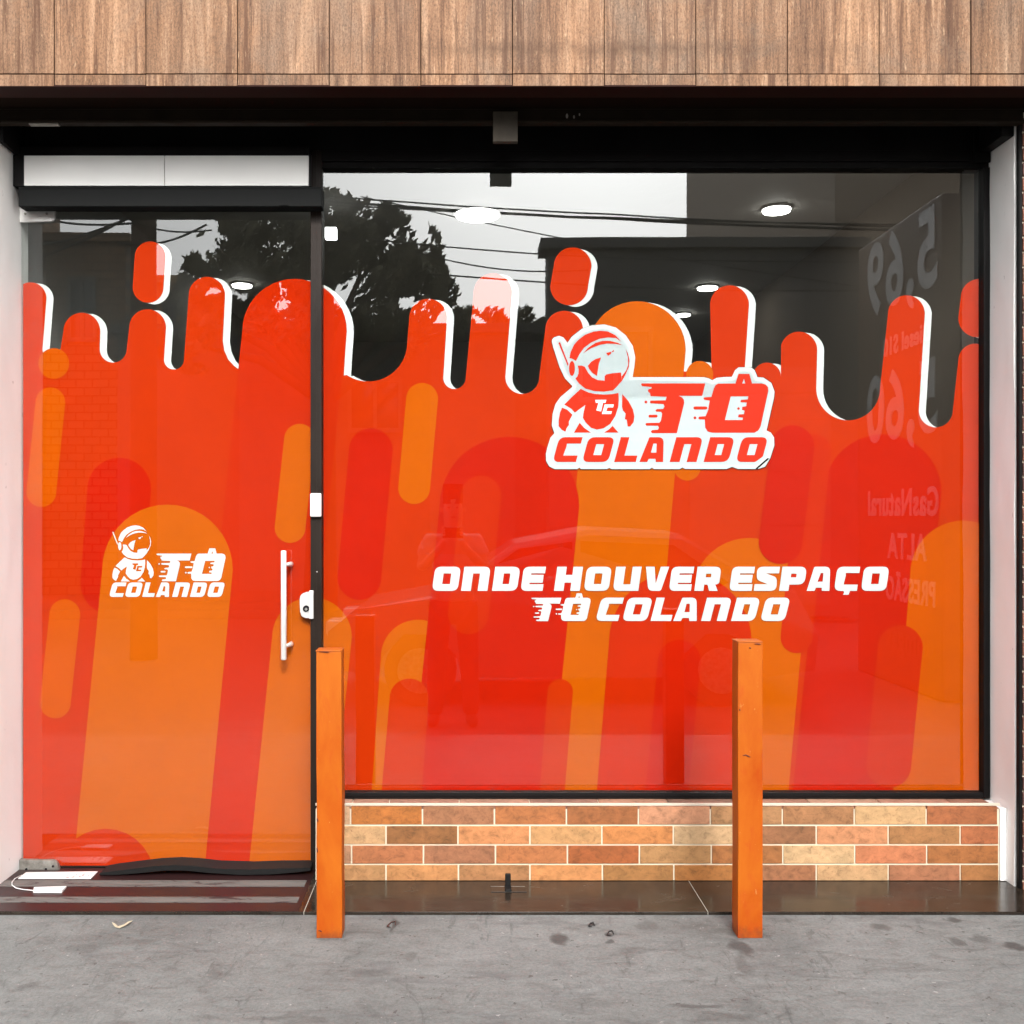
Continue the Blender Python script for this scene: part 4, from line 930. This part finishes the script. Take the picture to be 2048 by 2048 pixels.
for (yy, top) in ((0, .97), (.06, 1.0), (.85, 1.02), (1.64, 1.0), (1.70, .97)):
    secs.append([bm.verts.new((cx0 + 2.04 + (x - 2.04) * (1 if z < .9 else .97), cyn - (yy if z < .95 else .12 + (yy / 1.7) * 1.46), cz + (z * top if z > .9 else z))) for x, z in prof_t])
for a, b in zip(secs, secs[1:]):
    for i in range(len(prof)): bm.faces.new((a[i], a[(i + 1) % len(prof)], b[(i + 1) % len(prof)], b[i]))
bm.faces.new(secs[0]); bm.faces.new(secs[-1][::-1])
bmesh.ops.bevel(bm, geom=[e_ for e_ in bm.edges if len(e_.link_faces) == 2 and e_.calc_face_angle(0) > .5], offset=.02, segments=2, affect='EDGES')
obj('body', bm, M_CARP, car)
for s in (0, 1):
    Y = cyn - .075 + .012 if s == 0 else cyn - 1.625 - .012
    for pl in ([(1.12, .96), (1.60, 1.30), (2.05, 1.36), (2.05, .96)], [(2.12, .96), (2.12, 1.365), (2.9, 1.33), (3.35, 1.02), (3.2, .96)]):
        bm = bmesh.new(); vs = [(cx0 + x, Y - (.05 if s == 0 else -.05) * max(0, (z - .95) / .4), cz + z) for x, z in pl]
        f1 = [bm.verts.new(v) for v in vs]; f2 = [bm.verts.new((v[0], v[1] + (.012 if s == 0 else -.012), v[2])) for v in vs]
        bm.faces.new(f1); bm.faces.new(f2[::-1])
        for i in range(len(vs)): bm.faces.new((f1[i], f2[i], f2[(i + 1) % len(vs)], f1[(i + 1) % len(vs)]))
        obj('side_window', bm, M_CGL, car)
    for wx in (.78, 3.27):
        yc = cyn - .10 if s == 0 else cyn - 1.60
        bm = bmesh.new(); tube(bm, [(cx0 + wx, yc + .11, cz + .30), (cx0 + wx, yc - .11, cz + .30)], .30, 28); wh = obj('wheel', bm, M_TYRE, car)
        yo = yc + .115 if s == 0 else yc - .115
        bm = bmesh.new(); tube(bm, [(cx0 + wx, yo - .01, cz + .30), (cx0 + wx, yo + .01, cz + .30)], .19, 24); obj('rim', bm, M_STEELD, wh)
for yy in (.12, 1.30):
    bm = bmesh.new(); box(bm, cx0 - .02, cx0 + .16, cyn - yy - .28, cyn - yy, cz + .56, cz + .70, .03); obj('headlight', bm, M_ALUW, car)

# ------------------------------------------------------------------ the photographer (standing at the kerb, mirrored in the vinyl)
pe = empty('person', (-.09, -4.0, -.30), 'person in light shirt and dark trousers holding up a phone, mirrored in the vinyl', 'person')
def skin(name, verts, edges, rad, m, root=0, lv=2):
    me = bpy.data.meshes.new(name); b = Vector(pe.location)
    me.from_pydata([Vector(v) for v in verts], edges, []); me.materials.append(m)
    o = bpy.data.objects.new(name, me); COL.objects.link(o); o.parent = pe
    sk = o.modifiers.new('skin', 'SKIN'); sk.use_smooth_shade = True
    for i, r in enumerate(rad):
        me.skin_vertices[0].data[i].radius = r if isinstance(r, tuple) else (r, r)
        me.skin_vertices[0].data[i].use_root = (i == root)
    ss = o.modifiers.new('sub', 'SUBSURF'); ss.levels = ss.render_levels = lv
    return o
M_SKIN = mat('skin', (.42, .24, .16, 1), .5); M_SHIRT = mat('pale_shirt', (.30, .29, .28, 1), .8); M_TROU = mat('dark_trousers', (.02, .022, .028, 1), .8); M_SHOE = mat('dark_shoe', (.03, .028, .026, 1), .6); M_HAIR = mat('dark_hair', (.02, .014, .01, 1), .6)
# body (skin): head, neck, arms to the phone ; local coords, +y towards the shop
V = [(0, 0, .95), (0, .0, 1.15), (0, -.01, 1.36), (0, 0, 1.46), (0, .015, 1.54), (0, .02, 1.63), (0, .01, 1.71),
     (.17, -.01, 1.38), (.24, .10, 1.18), (.10, .27, 1.33), (.055, .31, 1.40), (-.17, -.01, 1.38), (-.24, .10, 1.18), (-.10, .27, 1.33), (-.055, .31, 1.40),
     (.10, 0, .90), (.12, .02, .50), (.13, 0, .09), (-.10, 0, .90), (-.12, .02, .50), (-.13, 0, .09)]
E = [(0, 1), (1, 2), (2, 3), (3, 4), (4, 5), (5, 6), (2, 7), (7, 8), (8, 9), (9, 10), (2, 11), (11, 12), (12, 13), (13, 14), (0, 15), (15, 16), (16, 17), (0, 18), (18, 19), (19, 20)]
RD = [(.15, .10), (.135, .095), (.13, .09), .055, .075, .085, .055, .055, .042, .032, .026, .055, .042, .032, .026, .08, .055, .04, .08, .055, .04]
skin('body', V, E, RD, M_SKIN)
skin('shirt', [(0, 0, .90), (0, 0, 1.15), (0, -.01, 1.38), (.17, -.01, 1.39), (.225, .06, 1.25), (-.17, -.01, 1.39), (-.225, .06, 1.25)], [(0, 1), (1, 2), (2, 3), (3, 4), (2, 5), (5, 6)], [(.175, .12), (.155, .115), (.15, .11), .075, .068, .075, .068], M_SHIRT, 1)
skin('trousers', [(0, 0, .93), (.10, 0, .86), (.12, .025, .50), (.135, 0, .06), (-.10, 0, .86), (-.12, .025, .50), (-.135, 0, .06)], [(0, 1), (1, 2), (2, 3), (0, 4), (4, 5), (5, 6)], [(.165, .115), .10, .078, .065, .10, .078, .065], M_TROU)
for s in (1, -1):
    skin('shoe', [(.135 * s, -.06, .045), (.14 * s, .04, .05), (.155 * s, .16, .035)], [(0, 1), (1, 2)], [.045, .048, .035], M_SHOE, 1)
    # hand: palm and five fingers wrapping the phone
    px = .055 * s
    skin('hand', [(px + .005 * s, .315, 1.41), (px - .004 * s, .335, 1.45)], [(0, 1)], [(.030, .016), (.032, .015)], M_SKIN)
    for k in range(4): skin('finger', [(px + .012 * s, .352, 1.435 + k * .019), (px + .018 * s, .375, 1.437 + k * .019), (px - .004 * s, .389, 1.439 + k * .019)], [(0, 1), (1, 2)], [.009, .0085, .0075], M_SKIN, 0, 1)
    skin('thumb', [(px + .004 * s, .335, 1.44), (px - .012 * s, .340, 1.462), (px - .03 * s, .345, 1.475)], [(0, 1), (1, 2)], [.011, .010, .009], M_SKIN, 0, 1)
skin('hair', [(0, -.035, 1.64), (0, -.01, 1.725), (0, .04, 1.735)], [(0, 1), (1, 2)], [.075, .075, .04], M_HAIR, 1)
for s in (1, -1):
    skin('ear', [(.085 * s, .01, 1.60), (.088 * s, .005, 1.64)], [(0, 1)], [.012, .016], M_SKIN, 0, 1)
    skin('eye', [(.032 * s, .098, 1.635), (.032 * s, .100, 1.637)], [(0, 1)], [.010, .010], M_HAIR, 0, 1)
skin('nose', [(0, .10, 1.63), (0, .118, 1.60)], [(0, 1)], [.010, .014], M_SKIN, 0, 1)
skin('mouth', [(-.02, .098, 1.565), (.02, .098, 1.565)], [(0, 1)], [.006, .006], mat('lip', (.3, .1, .08, 1), .5), 0, 1)
bm = bmesh.new(); box(bm, -.09 - .075, -.09 + .075, -3.655, -3.647, 1.115, 1.19, .003)
tag(obj('phone', bm, M_DARK, loc=(-.09, -3.65, 1.15)), 'black phone held up sideways by the mirrored photographer', 'phone')
